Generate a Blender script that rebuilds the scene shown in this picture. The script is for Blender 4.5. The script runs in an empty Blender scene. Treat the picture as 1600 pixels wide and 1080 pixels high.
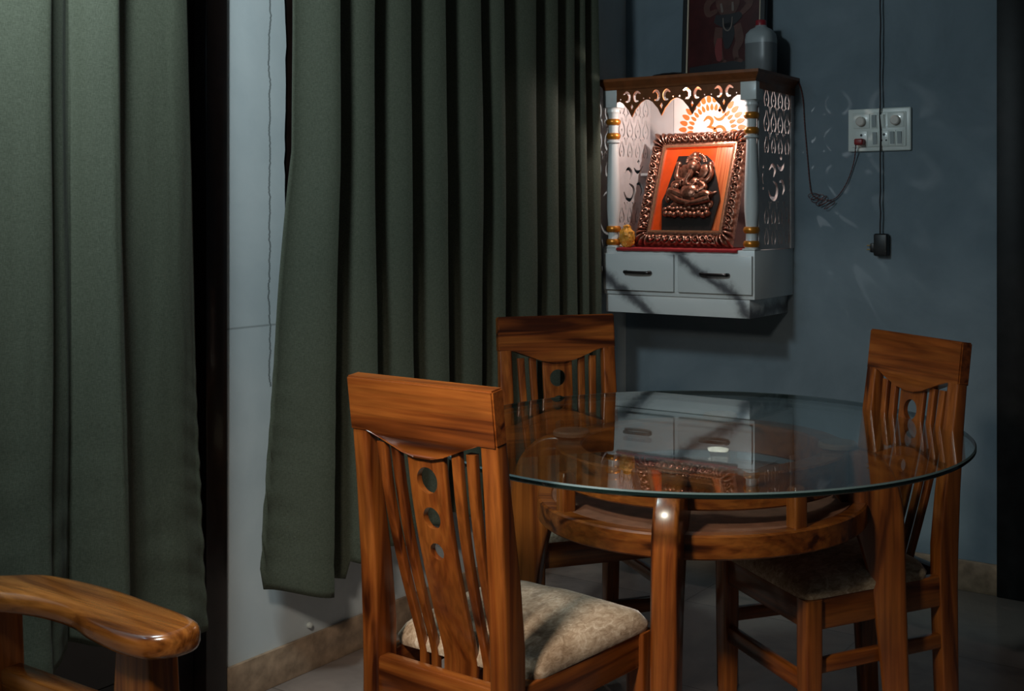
import bpy, bmesh, math, random
from mathutils import Vector, Matrix, noise as mnoise
random.seed(7)
PI = math.pi
S = bpy.context.scene
COL = S.collection
R = math.radians

# ------------------------------------------------------------------ camera
cd = bpy.data.cameras.new('camera'); cam = bpy.data.objects.new('camera', cd); COL.objects.link(cam)
cam.location = (2.441, -3.9294, 1.26)
cam.rotation_euler = (R(90), 0, R(32.416))
cd.sensor_fit = 'HORIZONTAL'; cd.sensor_width = 36.0
cd.lens = 1820.0 / 1600.0 * 36.0
cd.shift_x = -160.0 / 1600.0          # principal point sits right of the frame centre (cropped photograph)
cd.shift_y = -205.0 / 1600.0
cd.clip_start = 0.05
S.camera = cam

# ------------------------------------------------------------------ world, exposure
w = bpy.data.worlds.new('world'); S.world = w; w.use_nodes = True
bg = w.node_tree.nodes['Background']
bg.inputs[0].default_value = (0.55, 0.72, 0.85, 1); bg.inputs[1].default_value = 0.02
S.view_settings.view_transform = 'Standard'; S.view_settings.look = 'None'
S.view_settings.exposure = 0.0; S.view_settings.gamma = 1.0
S.view_settings.use_curve_mapping = False

# ------------------------------------------------------------------ lights
def area(name, loc, target, size, size_y, energy, color):
    l = bpy.data.lights.new(name, 'AREA'); l.shape = 'RECTANGLE'; l.size = size; l.size_y = size_y
    l.energy = energy; l.color = color
    o = bpy.data.objects.new(name, l); COL.objects.link(o); o.location = loc
    o.rotation_euler = (Vector(target) - Vector(loc)).to_track_quat('-Z', 'Y').to_euler()
    return o
area('tube_light', (0.10, -4.0, 2.25), (1.5, 0.0, 1.2), 0.7, 0.06, 5, (0.50, 0.78, 1.0))
area('ceiling_light', (0.66, -3.05, 2.40), (-0.35, -2.45, 1.1), 0.26, 0.26, 26, (0.80, 0.96, 1.0))
area('side_fill_light', (1.42, -3.55, 1.85), (1.15, -2.1, 0.60), 0.20, 0.20, 4.6, (1.0, 0.88, 0.74)).data.spread = R(62)  # added warm fill light, narrowed onto the near chair and table

# ------------------------------------------------------------------ materials
def nm(name):
    m = bpy.data.materials.new(name); m.use_nodes = True
    nt = m.node_tree; b = nt.nodes['Principled BSDF']
    return m, nt, b
def N(nt, t, **kw):
    n = nt.nodes.new(t)
    for k, v in kw.items():
        if k in n.inputs.keys(): n.inputs[k].default_value = v
        else: setattr(n, k, v)
    return n
def ramp(nt, src, stops):
    r = nt.nodes.new('ShaderNodeValToRGB'); nt.links.new(src, r.inputs[0])
    e = r.color_ramp.elements
    while len(e) < len(stops): e.new(0.5)
    for i, (p, c) in enumerate(stops):
        e[i].position = p; e[i].color = (c[0], c[1], c[2], 1)
    return r
def coords(nt, scale=(1, 1, 1), rnd=False):
    t = nt.nodes.new('ShaderNodeTexCoord'); mp = nt.nodes.new('ShaderNodeMapping')
    mp.inputs['Scale'].default_value = scale
    if rnd:
        oi = nt.nodes.new('ShaderNodeObjectInfo'); ml = N(nt, 'ShaderNodeMath', operation='MULTIPLY'); ml.inputs[1].default_value = 7.3
        nt.links.new(oi.outputs['Random'], ml.inputs[0])
        ad = N(nt, 'ShaderNodeVectorMath', operation='ADD')
        nt.links.new(t.outputs['Object'], ad.inputs[0]); nt.links.new(ml.outputs[0], ad.inputs[1])
        nt.links.new(ad.outputs[0], mp.inputs[0])
    else:
        nt.links.new(t.outputs['Object'], mp.inputs[0])
    return mp
def bump(nt, b, src, strength, dist=0.002):
    bp = nt.nodes.new('ShaderNodeBump'); bp.inputs['Strength'].default_value = strength; bp.inputs['Distance'].default_value = dist
    nt.links.new(src, bp.inputs['Height']); nt.links.new(bp.outputs[0], b.inputs['Normal'])
def plain(name, col, rough=0.5, metal=0.0, coat=0.0, var=0.0, spec=0.5):
    m, nt, b = nm(name)
    b.inputs['Base Color'].default_value = (*col, 1); b.inputs['Roughness'].default_value = rough
    b.inputs['Metallic'].default_value = metal; b.inputs['Coat Weight'].default_value = coat
    b.inputs['Specular IOR Level'].default_value = spec
    if var:
        mp = coords(nt, (9, 9, 9)); n = N(nt, 'ShaderNodeTexNoise', Scale=3.0, Detail=5.0); nt.links.new(mp.outputs[0], n.inputs[0])
        r = ramp(nt, n.outputs[0], [(0.3, [c * (1 - var) for c in col]), (0.7, [min(1, c * (1 + var)) for c in col])])
        nt.links.new(r.outputs[0], b.inputs['Base Color'])
    return m
def wood(name, axis, dark, mid, light, rough=0.28, coat=0.35):
    m, nt, b = nm(name)
    sc = [16, 16, 16]; sc[axis] = 1.1
    mp = coords(nt, sc, rnd=True)
    n1 = N(nt, 'ShaderNodeTexNoise', Scale=1.0, Detail=3.0, Distortion=1.6); nt.links.new(mp.outputs[0], n1.inputs[0])
    sc2 = [70, 70, 70]; sc2[axis] = 2.4
    mp2 = coords(nt, sc2, rnd=True)
    n2 = N(nt, 'ShaderNodeTexNoise', Scale=1.6, Detail=6.0, Distortion=0.4); nt.links.new(mp2.outputs[0], n2.inputs[0])
    mp3 = coords(nt, (4, 4, 4), rnd=True)
    n3 = N(nt, 'ShaderNodeTexNoise', Scale=1.5, Detail=2.0); nt.links.new(mp3.outputs[0], n3.inputs[0])
    r1 = ramp(nt, n1.outputs[0], [(0.33, dark), (0.44, mid), (0.58, light), (0.70, mid)])
    r2 = ramp(nt, n2.outputs[0], [(0.30, (0.45, 0.42, 0.40)), (0.60, (1, 1, 1))])
    r3 = ramp(nt, n3.outputs[0], [(0.35, (0.70, 0.66, 0.62)), (0.65, (1.12, 1.1, 1.06))])
    m1 = N(nt, 'ShaderNodeMix', data_type='RGBA', blend_type='MULTIPLY'); m1.inputs[0].default_value = 0.75
    nt.links.new(r1.outputs[0], m1.inputs[6]); nt.links.new(r2.outputs[0], m1.inputs[7])
    m2 = N(nt, 'ShaderNodeMix', data_type='RGBA', blend_type='MULTIPLY'); m2.inputs[0].default_value = 0.8
    nt.links.new(m1.outputs[2], m2.inputs[6]); nt.links.new(r3.outputs[0], m2.inputs[7])
    nt.links.new(m2.outputs[2], b.inputs['Base Color'])
    b.inputs['Roughness'].default_value = rough; b.inputs['Coat Weight'].default_value = coat; b.inputs['Coat Roughness'].default_value = 0.16
    bump(nt, b, n2.outputs[0], 0.10, 0.001)
    return m
WD = dict(dark=(0.045, 0.009, 0.002), mid=(0.19, 0.047, 0.008), light=(0.27, 0.080, 0.014))
WOOD = [wood('polished_teak_x', 0, **WD), wood('polished_teak_y', 1, **WD), wood('polished_teak_z', 2, **WD)]
WS = dict(dark=(0.08, 0.02, 0.004), mid=(0.24, 0.076, 0.013), light=(0.37, 0.135, 0.027))
SOFAW = [wood('sofa_teak_x', 0, rough=0.2, coat=0.6, **WS), None, wood('sofa_teak_z', 2, rough=0.25, **WS)]
M = {}
# walls
def wallmat(name, c1, c2, crack=False):
    m, nt, b = nm(name)
    mp = coords(nt, (1, 1, 1))
    n = N(nt, 'ShaderNodeTexNoise', Scale=2.6, Detail=7.0, Roughness=0.6, Distortion=0.4); nt.links.new(mp.outputs[0], n.inputs[0])
    r = ramp(nt, n.outputs[0], [(0.34, c1), (0.66, c2)])
    n2 = N(nt, 'ShaderNodeTexNoise', Scale=160.0, Detail=3.0); nt.links.new(mp.outputs[0], n2.inputs[0])
    out = r.outputs[0]
    if crack:
        sx = nt.nodes.new('ShaderNodeSeparateXYZ'); nt.links.new(mp.outputs[0], sx.inputs[0])
        mz = N(nt, 'ShaderNodeMapping'); mz.inputs['Scale'].default_value = (0, 0, 5); nt.links.new(mp.outputs[0], mz.inputs[0])
        nz = N(nt, 'ShaderNodeTexNoise', Scale=1.6, Detail=9.0, Roughness=0.72); nt.links.new(mz.outputs[0], nz.inputs[0])
        a1 = N(nt, 'ShaderNodeMath', operation='MULTIPLY_ADD'); nt.links.new(nz.outputs[0], a1.inputs[0]); a1.inputs[1].default_value = 0.045; a1.inputs[2].default_value = 1.778
        a2 = N(nt, 'ShaderNodeMath', operation='ADD'); nt.links.new(sx.outputs[1], a2.inputs[0]); nt.links.new(a1.outputs[0], a2.inputs[1])
        a3 = N(nt, 'ShaderNodeMath', operation='ABSOLUTE'); nt.links.new(a2.outputs[0], a3.inputs[0])
        cr = ramp(nt, a3.outputs[0], [(0.0, (1, 1, 1)), (0.0012, (1, 1, 1)), (0.0032, (0, 0, 0))])
        zz = N(nt, 'ShaderNodeMath', operation='GREATER_THAN'); nt.links.new(sx.outputs[2], zz.inputs[0]); zz.inputs[1].default_value = 0.80
        # a short crack across the plaster at shoulder height of the table
        hz = N(nt, 'ShaderNodeMath', operation='MULTIPLY_ADD'); nt.links.new(nz.outputs[0], hz.inputs[0]); hz.inputs[1].default_value = 0.0; hz.inputs[2].default_value = -0.965
        h2 = N(nt, 'ShaderNodeMath', operation='ADD'); nt.links.new(sx.outputs[2], h2.inputs[0]); nt.links.new(hz.outputs[0], h2.inputs[1])
        h3 = N(nt, 'ShaderNodeMath', operation='ABSOLUTE'); nt.links.new(h2.outputs[0], h3.inputs[0])
        hr = ramp(nt, h3.outputs[0], [(0.0, (0.55, 0.55, 0.55)), (0.0008, (0.5, 0.5, 0.5)), (0.0022, (0, 0, 0))])
        mm = N(nt, 'ShaderNodeMath', operation='MULTIPLY'); nt.links.new(cr.outputs[0], mm.inputs[0]); nt.links.new(zz.outputs[0], mm.inputs[1])
        mx = N(nt, 'ShaderNodeMath', operation='MAXIMUM'); nt.links.new(mm.outputs[0], mx.inputs[0]); nt.links.new(hr.outputs[0], mx.inputs[1])
        mi = N(nt, 'ShaderNodeMix', data_type='RGBA'); nt.links.new(mx.outputs[0], mi.inputs[0]); nt.links.new(out, mi.inputs[6])
        mi.inputs[7].default_value = (0.09, 0.10, 0.10, 1); out = mi.outputs[2]
    nt.links.new(out, b.inputs['Base Color'])
    b.inputs['Roughness'].default_value = 0.62; b.inputs['Specular IOR Level'].default_value = 0.3
    bump(nt, b, n2.outputs[0], 0.12, 0.001)
    return m
M['wall'] = wallmat('blue_grey_wall_paint', (0.135, 0.180, 0.212), (0.20, 0.254, 0.292))
M['plaster'] = wallmat('cracked_white_plaster', (0.60, 0.66, 0.68), (0.73, 0.78, 0.79), crack=True)
M['ceil'] = plain('ceiling_paint', (0.45, 0.46, 0.46), 0.8, var=0.1)
def floormat():
    m, nt, b = nm('glossy_stone_floor_tiles')
    mp = coords(nt, (1, 1, 1))
    br = N(nt, 'ShaderNodeTexBrick'); br.offset = 0.0
    for k, v in dict(Scale=1.0).items(): br.inputs[k].default_value = v
    br.inputs['Brick Width'].default_value = 0.6; br.inputs['Row Height'].default_value = 0.6
    br.inputs['Mortar Size'].default_value = 0.0022; br.inputs['Mortar Smooth'].default_value = 0.1
    br.inputs['Color1'].default_value = (0.28, 0.225, 0.195, 1); br.inputs['Color2'].default_value = (0.23, 0.19, 0.17, 1); br.inputs['Mortar'].default_value = (0.16, 0.13, 0.11, 1)
    nt.links.new(mp.outputs[0], br.inputs[0])
    n = N(nt, 'ShaderNodeTexNoise', Scale=2.2, Detail=8.0, Roughness=0.6, Distortion=1.4); nt.links.new(mp.outputs[0], n.inputs[0])
    r = ramp(nt, n.outputs[0], [(0.3, (0.62, 0.62, 0.62)), (0.55, (1, 0.98, 0.96)), (0.75, (1.1, 1.08, 1.05))])
    mx = N(nt, 'ShaderNodeMix', data_type='RGBA', blend_type='MULTIPLY'); mx.inputs[0].default_value = 1.0
    nt.links.new(br.outputs[0], mx.inputs[6]); nt.links.new(r.outputs[0], mx.inputs[7]); nt.links.new(mx.outputs[2], b.inputs['Base Color'])
    b.inputs['Roughness'].default_value = 0.22; b.inputs['Specular IOR Level'].default_value = 0.4
    return m
M['floor'] = floormat()
M['skirt'] = plain('brown_stone_skirting', (0.34, 0.235, 0.155), 0.35, var=0.35)
M['dark_wood'] = plain('dark_painted_door_wood', (0.010, 0.005, 0.004), 0.30, coat=0.25, var=0.3)
M['black_gloss'] = plain('black_door_wood', (0.006, 0.006, 0.006), 0.5, var=0.5, spec=0.3)
def fabric(name, c1, c2, sc=1.0, sheen=0.2):
    m, nt, b = nm(name)
    mp = coords(nt, (420 * sc, 420 * sc, 60 * sc)); n = N(nt, 'ShaderNodeTexNoise', Scale=2.0, Detail=3.0); nt.links.new(mp.outputs[0], n.inputs[0])
    mpb = coords(nt, (60 * sc, 60 * sc, 460 * sc)); nb = N(nt, 'ShaderNodeTexNoise', Scale=2.0, Detail=3.0); nt.links.new(mpb.outputs[0], nb.inputs[0])
    ad = N(nt, 'ShaderNodeMath', operation='ADD'); nt.links.new(n.outputs[0], ad.inputs[0]); nt.links.new(nb.outputs[0], ad.inputs[1])
    hf = N(nt, 'ShaderNodeMath', operation='MULTIPLY'); nt.links.new(ad.outputs[0], hf.inputs[0]); hf.inputs[1].default_value = 0.5
    r = ramp(nt, hf.outputs[0], [(0.36, c1), (0.64, c2)])
    nt.links.new(r.outputs[0], b.inputs['Base Color'])
    b.inputs['Roughness'].default_value = 0.75; b.inputs['Sheen Weight'].default_value = sheen; b.inputs['Sheen Roughness'].default_value = 0.4
    b.inputs['Specular IOR Level'].default_value = 0.25
    bump(nt, b, hf.outputs[0], 0.25, 0.0008)
    return m
M['curtain'] = fabric('olive_green_curtain_weave', sheen=0.08, c1=(0.050, 0.057, 0.038), c2=(0.093, 0.104, 0.074))
def cushmat():
    m, nt, b = nm('brushed_beige_velour')
    mp = coords(nt, (60, 30, 60), rnd=True); n = N(nt, 'ShaderNodeTexNoise', Scale=1.6, Detail=8.0, Roughness=0.68, Distortion=0.9); nt.links.new(mp.outputs[0], n.inputs[0])
    mp2 = coords(nt, (5, 5, 5), rnd=True); n2 = N(nt, 'ShaderNodeTexNoise', Scale=1.6, Detail=3.0, Distortion=1.0); nt.links.new(mp2.outputs[0], n2.inputs[0])
    r = ramp(nt, n.outputs[0], [(0.33, (0.26, 0.17, 0.10)), (0.5, (0.46, 0.34, 0.23)), (0.68, (0.68, 0.56, 0.43))])
    r2 = ramp(nt, n2.outputs[0], [(0.35, (0.62, 0.56, 0.5)), (0.62, (1, 1, 1))])
    mx = N(nt, 'ShaderNodeMix', data_type='RGBA', blend_type='MULTIPLY'); mx.inputs[0].default_value = 0.85
    nt.links.new(r.outputs[0], mx.inputs[6]); nt.links.new(r2.outputs[0], mx.inputs[7]); nt.links.new(mx.outputs[2], b.inputs['Base Color'])
    b.inputs['Roughness'].default_value = 0.85; b.inputs['Sheen Weight'].default_value = 0.35; b.inputs['Sheen Roughness'].default_value = 0.35
    bump(nt, b, n.outputs[0], 0.35, 0.002)
    return m
M['cushion'] = cushmat()
M['sofa_cloth'] = fabric('brown_sofa_cloth', (0.10, 0.062, 0.046), (0.20, 0.13, 0.10), 0.4)
def glassmat():
    m, nt, b = nm('clear_table_glass'); nt.nodes.remove(b)
    out = nt.nodes['Material Output']
    tr = nt.nodes.new('ShaderNodeBsdfTransparent'); tr.inputs[0].default_value = (0.90, 0.95, 0.94, 1)
    gl = nt.nodes.new('ShaderNodeBsdfGlossy'); gl.inputs['Roughness'].default_value = 0.0; gl.inputs[0].default_value = (1, 1, 1, 1)
    g = nt.nodes.new('ShaderNodeNewGeometry'); d = N(nt, 'ShaderNodeVectorMath', operation='DOT_PRODUCT')
    nt.links.new(g.outputs['Normal'], d.inputs[0]); nt.links.new(g.outputs['Incoming'], d.inputs[1])
    a = N(nt, 'ShaderNodeMath', operation='ABSOLUTE'); nt.links.new(d.outputs['Value'], a.inputs[0])
    s = N(nt, 'ShaderNodeMath', operation='SUBTRACT'); s.inputs[0].default_value = 1.0; nt.links.new(a.outputs[0], s.inputs[1])
    p = N(nt, 'ShaderNodeMath', operation='POWER'); nt.links.new(s.outputs[0], p.inputs[0]); p.inputs[1].default_value = 5.0
    q = N(nt, 'ShaderNodeMath', operation='MULTIPLY_ADD'); nt.links.new(p.outputs[0], q.inputs[0]); q.inputs[1].default_value = 0.955; q.inputs[2].default_value = 0.045
    mx = nt.nodes.new('ShaderNodeMixShader'); nt.links.new(q.outputs[0], mx.inputs[0]); nt.links.new(tr.outputs[0], mx.inputs[1]); nt.links.new(gl.outputs[0], mx.inputs[2])
    nt.links.new(mx.outputs[0], out.inputs[0])
    return m
M['glass'] = glassmat()
M['glass_edge'] = plain('dark_green_glass_edge', (0.006, 0.014, 0.013), 0.10)
def marble(name='white_veined_marble_laminate', base=(0.66, 0.69, 0.69), vein=(0.11, 0.11, 0.12), offs=(0, 0, 0)):
    m, nt, b = nm(name)
    mp = coords(nt, (1, 1, 1)); mp.inputs['Location'].default_value = offs
    mp.inputs['Rotation'].default_value = (0, R(-38), 0)
    n = N(nt, 'ShaderNodeTexNoise', Scale=3.2, Detail=7.0, Roughness=0.62); nt.links.new(mp.outputs[0], n.inputs[0])
    mn = N(nt, 'ShaderNodeMix', data_type='VECTOR'); mn.inputs[0].default_value = 0.16
    nt.links.new(mp.outputs[0], mn.inputs[4]); nt.links.new(n.outputs[1], mn.inputs[5])
    wv = N(nt, 'ShaderNodeTexWave', Scale=1.5, Distortion=1.2, Detail=3.0); wv.wave_type = 'BANDS'; wv.bands_direction = 'Z'
    wv.inputs['Detail Scale'].default_value = 1.6
    nt.links.new(mn.outputs[1], wv.inputs[0])
    r = ramp(nt, wv.outputs[1], [(0.0, vein), (0.05, [0.5 * (a + c) for a, c in zip(base, vein)]), (0.10, [c * 0.86 for c in base]), (0.22, base)])
    nt.links.new(r.outputs[0], b.inputs['Base Color']); b.inputs['Roughness'].default_value = 0.28
    return m
M['marble'] = marble()
M['jali'] = plain('laser_cut_white_board', (0.60, 0.57, 0.57), 0.4, var=0.08)
M['brownboard'] = plain('brown_laminate', (0.20, 0.062, 0.018), 0.35, var=0.25)
M['white_paint'] = plain('glossy_white_enamel', (0.66, 0.68, 0.67), 0.3, coat=0.3)
M['gold'] = plain('gold_paint', (0.60, 0.22, 0.025), 0.32, metal=0.55, coat=0.2)
M['white_panel'] = plain('white_gloss_panel', (0.86, 0.84, 0.82), 0.35)
M['orange_print'] = plain('orange_acrylic', (0.80, 0.19, 0.04), 0.4)
def coppermat():
    m, nt, b = nm('antique_copper')
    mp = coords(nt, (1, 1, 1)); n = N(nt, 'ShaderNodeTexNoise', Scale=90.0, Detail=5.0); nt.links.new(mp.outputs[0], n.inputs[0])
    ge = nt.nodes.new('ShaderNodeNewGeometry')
    r1 = ramp(nt, ge.outputs['Pointiness'], [(0.45, (0.03, 0.008, 0.005)), (0.52, (0.38, 0.17, 0.11)), (0.60, (0.90, 0.62, 0.50))])  # dark patina and shade in recesses, painted highlights on raised edges
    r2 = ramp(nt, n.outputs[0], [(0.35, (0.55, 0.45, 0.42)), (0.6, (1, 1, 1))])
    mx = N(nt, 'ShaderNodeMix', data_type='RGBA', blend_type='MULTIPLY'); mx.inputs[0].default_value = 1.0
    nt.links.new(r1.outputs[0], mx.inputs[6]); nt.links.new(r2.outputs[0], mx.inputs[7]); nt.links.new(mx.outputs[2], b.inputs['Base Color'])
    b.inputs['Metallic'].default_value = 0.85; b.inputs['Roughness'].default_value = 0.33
    return m
M['copper'] = coppermat()
M['orange_board'] = plain('glossy_orange_backing', (0.62, 0.060, 0.004), 0.3, var=0.12)
def stripemat():
    m, nt, b = nm('striped_orange_strip')
    mp = coords(nt, (260, 1, 3)); n = N(nt, 'ShaderNodeTexNoise', Scale=1.0, Detail=3.0); nt.links.new(mp.outputs[0], n.inputs[0])
    r = ramp(nt, n.outputs[0], [(0.4, (0.42, 0.06, 0.012)), (0.6, (0.72, 0.22, 0.07))])
    nt.links.new(r.outputs[0], b.inputs['Base Color']); b.inputs['Roughness'].default_value = 0.3
    return m
M['stripe'] = stripemat()
M['plaque'] = plain('black_backing_plate', (0.012, 0.008, 0.007), 0.35, coat=0.2)
M['copper_trim'] = plain('bright_copper_moulding', (0.75, 0.36, 0.20), 0.25, metal=0.8)
M['red_cloth'] = plain('red_velvet_cloth', (0.35, 0.012, 0.016), 0.8, var=0.2)
M['yellow'] = plain('yellow_orange_paper', (0.72, 0.33, 0.04), 0.45, var=0.3)
M['handle'] = plain('dark_gunmetal', (0.05, 0.045, 0.045), 0.25, metal=0.8)
M['black'] = plain('black_plastic', (0.012, 0.012, 0.013), 0.4)
M['cable'] = plain('dark_cable', (0.02, 0.012, 0.012), 0.5)
M['redwire'] = plain('dark_red_cable', (0.10, 0.02, 0.015), 0.5)
M['redplug'] = plain('dark_red_plug', (0.30, 0.02, 0.02), 0.4)
M['switch_white'] = plain('ivory_switch_plastic', (0.74, 0.78, 0.74), 0.3, coat=0.2)
M['switch_grey'] = plain('grey_rocker', (0.36, 0.40, 0.41), 0.35)
M['knob'] = plain('cream_knob', (0.62, 0.56, 0.50), 0.35)
M['poster'] = plain('maroon_print', (0.050, 0.008, 0.008), 0.3, var=0.3)
M['p_skin'] = plain('print_brown', (0.09, 0.035, 0.026), 0.35, var=0.3)
M['p_dark'] = plain('print_dark', (0.018, 0.017, 0.02), 0.35)
M['p_pale'] = plain('print_pale', (0.17, 0.13, 0.11), 0.35)
M['p_red'] = plain('print_red', (0.20, 0.03, 0.03), 0.35)
M['bottle'] = plain('milky_plastic', (0.30, 0.33, 0.34), 0.35)
M['bottle_low'] = plain('milky_plastic_filled', (0.16, 0.17, 0.175), 0.35)
M['cap'] = plain('red_cap', (0.28, 0.02, 0.03), 0.4)
M['rubber'] = plain('clear_brown_pad', (0.16, 0.09, 0.06), 0.3)
M['brass'] = plain('brass', (0.50, 0.32, 0.10), 0.3, metal=0.9)
M['darkred'] = plain('dark_red_lacquer', (0.12, 0.03, 0.03), 0.4)
M['lampmat'] = None
def emis(name, col, st):
    m, nt, b = nm(name)
    b.inputs['Base Color'].default_value = (*col, 1); b.inputs['Emission Color'].default_value = (*col, 1); b.inputs['Emission Strength'].default_value = st
    return m
M['lamp'] = emis('glowing_lamp', (1.0, 0.93, 0.88), 14.0)

# ------------------------------------------------------------------ object helpers
def link(name, bm, mat, parent=None, smooth=40, mats=None):
    me = bpy.data.meshes.new(name)
    bmesh.ops.recalc_face_normals(bm, faces=bm.faces[:]) if not getattr(bm, '_keep', False) else None
    bm.to_mesh(me); bm.free()
    for x in (mats or [mat]): me.materials.append(x)
    if smooth:
        me.polygons.foreach_set('use_smooth', [True] * len(me.polygons)); me.set_sharp_from_angle(angle=R(smooth))
    o = bpy.data.objects.new(name, me); COL.objects.link(o)
    if parent: o.parent = parent
    return o
def tag(o, label=None, cat=None, group=None, kind=None):
    if label: o['label'] = label
    if cat: o['category'] = cat
    if group: o['group'] = group
    if kind: o['kind'] = kind
    return o
def thing(name, label, cat, loc=(0, 0, 0), rz=0, group=None):
    o = bpy.data.objects.new(name, None); COL.objects.link(o); o.empty_display_size = 0.05
    o.location = loc; o.rotation_euler = (0, 0, rz)
    return tag(o, label, cat, group)
def bx(bm, x0, x1, y0, y1, z0, z1, bev=0.0, mi=0, seg=2):
    vs = [bm.verts.new((x, y, z)) for x in (x0, x1) for y in (y0, y1) for z in (z0, z1)]
    F = [(0, 1, 3, 2), (4, 6, 7, 5), (0, 4, 5, 1), (2, 3, 7, 6), (0, 2, 6, 4), (1, 5, 7, 3)]
    fs = [bm.faces.new([vs[i] for i in f]) for f in F]
    for f in fs: f.material_index = mi
    if bev:
        es = list({e for f in fs for e in f.edges})
        r = bmesh.ops.bevel(bm, geom=es, offset=bev, segments=seg, affect='EDGES', profile=0.5)
        for f in r['faces']: f.material_index = mi
    return fs
def box(name, mat, parent, a, bev=0.002, **k):
    bm = bmesh.new(); bx(bm, *a, bev=bev); return link(name, bm, mat, parent, **k)
def loft(bm, rings, closed_ring=True, caps=True, loop=False):
    vr = [[bm.verts.new(p) for p in r] for r in rings]; n = len(rings[0])
    pairs = list(zip(vr, vr[1:])) + ([(vr[-1], vr[0])] if loop else [])
    for a, b in pairs:
        for i in range(n if closed_ring else n - 1):
            j = (i + 1) % n
            bm.faces.new((a[i], a[j], b[j], b[i]))
    if caps and closed_ring and not loop:
        bm.faces.new(vr[0][::-1]); bm.faces.new(vr[-1])
    return vr
def rsect(hw, hd, r=0.006, n=3):
    """rounded rectangle section, local 2-D"""
    pts = []
    for cx, cy, a0 in ((hw - r, hd - r, 0), (-hw + r, hd - r, 90), (-hw + r, -hd + r, 180), (hw - r, -hd + r, 270)):
        for k in range(n + 1):
            a = R(a0 + 90 * k / n); pts.append((cx + r * math.cos(a), cy + r * math.sin(a)))
    return pts
def sweep_zy(bm, path, r=0.006):
    """path: list of (x, y, z, half_x, half_depth); sections rotated in the y-z plane along the path"""
    rings = []
    for i, (x, y, z, hx, hd) in enumerate(path):
        a = path[max(0, i - 1)]; b = path[min(len(path) - 1, i + 1)]
        t = Vector((0, b[1] - a[1], b[2] - a[2])).normalized(); n = Vector((0, t.z, -t.y))
        rings.append([Vector((x + u, y, z)) + n * v for u, v in rsect(hx, hd, min(r, hx * .8, hd * .8))])
    loft(bm, rings)
def lathe(bm, prof, cx=0, cy=0, seg=28, caps=True):
    rings = [[(cx + r * math.cos(2 * PI * k / seg), cy + r * math.sin(2 * PI * k / seg), z) for k in range(seg)] for r, z in prof]
    loft(bm, rings, caps=caps)
def tube(bm, pts, rad, seg=8, caps=True, flat=None):
    pts = [Vector(p) for p in pts]; rings = []; up = Vector((0, 0, 1))
    pn = None
    for i, p in enumerate(pts):
        t = (pts[min(i + 1, len(pts) - 1)] - pts[max(i - 1, 0)]).normalized()
        if pn is None: pn = t.orthogonal().normalized()
        else: pn = (pn - t * pn.dot(t)).normalized()
        bn = t.cross(pn); r = rad[i] if isinstance(rad, (list, tuple)) else rad
        rings.append([p + (pn * math.cos(2 * PI * k / seg) + bn * math.sin(2 * PI * k / seg)) * r for k in range(seg)])
    loft(bm, rings, caps=caps)
def catmull(pts, n=8):
    pts = [Vector(p) for p in pts]; out = []
    for i in range(len(pts) - 1):
        p0 = pts[max(i - 1, 0)]; p1 = pts[i]; p2 = pts[i + 1]; p3 = pts[min(i + 2, len(pts) - 1)]
        for k in range(n):
            t = k / n
            out.append(0.5 * ((2 * p1) + (p2 - p0) * t + (2 * p0 - 5 * p1 + 4 * p2 - p3) * t * t + (3 * p1 - p0 - 3 * p2 + p3) * t ** 3))
    out.append(pts[-1]); return out
def cut(loops, th, mat4=Matrix()):
    """filled plate from 2-D outlines (even-odd: inner loops are holes), extruded +-th/2, as a bmesh"""
    cu = bpy.data.curves.new('c', 'CURVE'); cu.dimensions = '2D'; cu.fill_mode = 'BOTH'; cu.extrude = th / 2
    for lp in loops:
        sp = cu.splines.new('POLY'); sp.points.add(len(lp) - 1); sp.use_cyclic_u = True
        for p, q in zip(sp.points, lp): p.co = (q[0], q[1], 0, 1)
    o = bpy.data.objects.new('c', cu); COL.objects.link(o)
    dg = bpy.context.evaluated_depsgraph_get(); dg.update()
    me = bpy.data.meshes.new_from_object(o.evaluated_get(dg)); bm = bmesh.new(); bm.from_mesh(me)
    bmesh.ops.remove_doubles(bm, verts=bm.verts, dist=1e-6)
    bm.transform(mat4)
    bpy.data.objects.remove(o); bpy.data.curves.remove(cu); bpy.data.meshes.remove(me)
    for f in bm.faces: f.material_index = 0
    return bm
def merge(dst, src):
    me = bpy.data.meshes.new('t'); src.to_mesh(me); src.free(); dst.from_mesh(me); bpy.data.meshes.remove(me)
def circle(cx, cy, r, n=24, ry=None):
    return [(cx + r * math.cos(2 * PI * k / n), cy + (ry or r) * math.sin(2 * PI * k / n)) for k in range(n)]
def stroke(pts, w, n=6, taper=True):
    """variable-width stroke polygon through 2-D pts; w: width per control point"""
    c = catmull([(p[0], p[1], ww) for p, ww in zip(pts, w)], n); L = []; Rr = []
    for i, p in enumerate(c):
        a = c[max(0, i - 1)]; b = c[min(len(c) - 1, i + 1)]
        d = Vector((b.x - a.x, b.y - a.y)).normalized(); nn = Vector((-d.y, d.x)) * p.z / 2
        L.append((p.x + nn.x, p.y + nn.y)); Rr.append((p.x - nn.x, p.y - nn.y))
    # round end
    e = c[-1]; d = Vector((c[-1].x - c[-2].x, c[-1].y - c[-2].y)).normalized(); ang = math.atan2(d.y, d.x); cap = []
    for k in range(1, 6):
        a = ang + PI / 2 - PI * k / 6; cap.append((e.x + e.z / 2 * math.cos(a), e.y + e.z / 2 * math.sin(a)))
    return L + cap + Rr[::-1]
def copy_tree(o, parent=None):
    c = o.copy(); COL.objects.link(c); c.parent = parent
    for ch in [x for x in KIDS.get(o.name, [])]: copy_tree(ch, c)
    return c
KIDS = {}
def index_children():
    KIDS.clear()
    for o in bpy.data.objects:
        if o.parent: KIDS.setdefault(o.parent.name, []).append(o)
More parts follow.
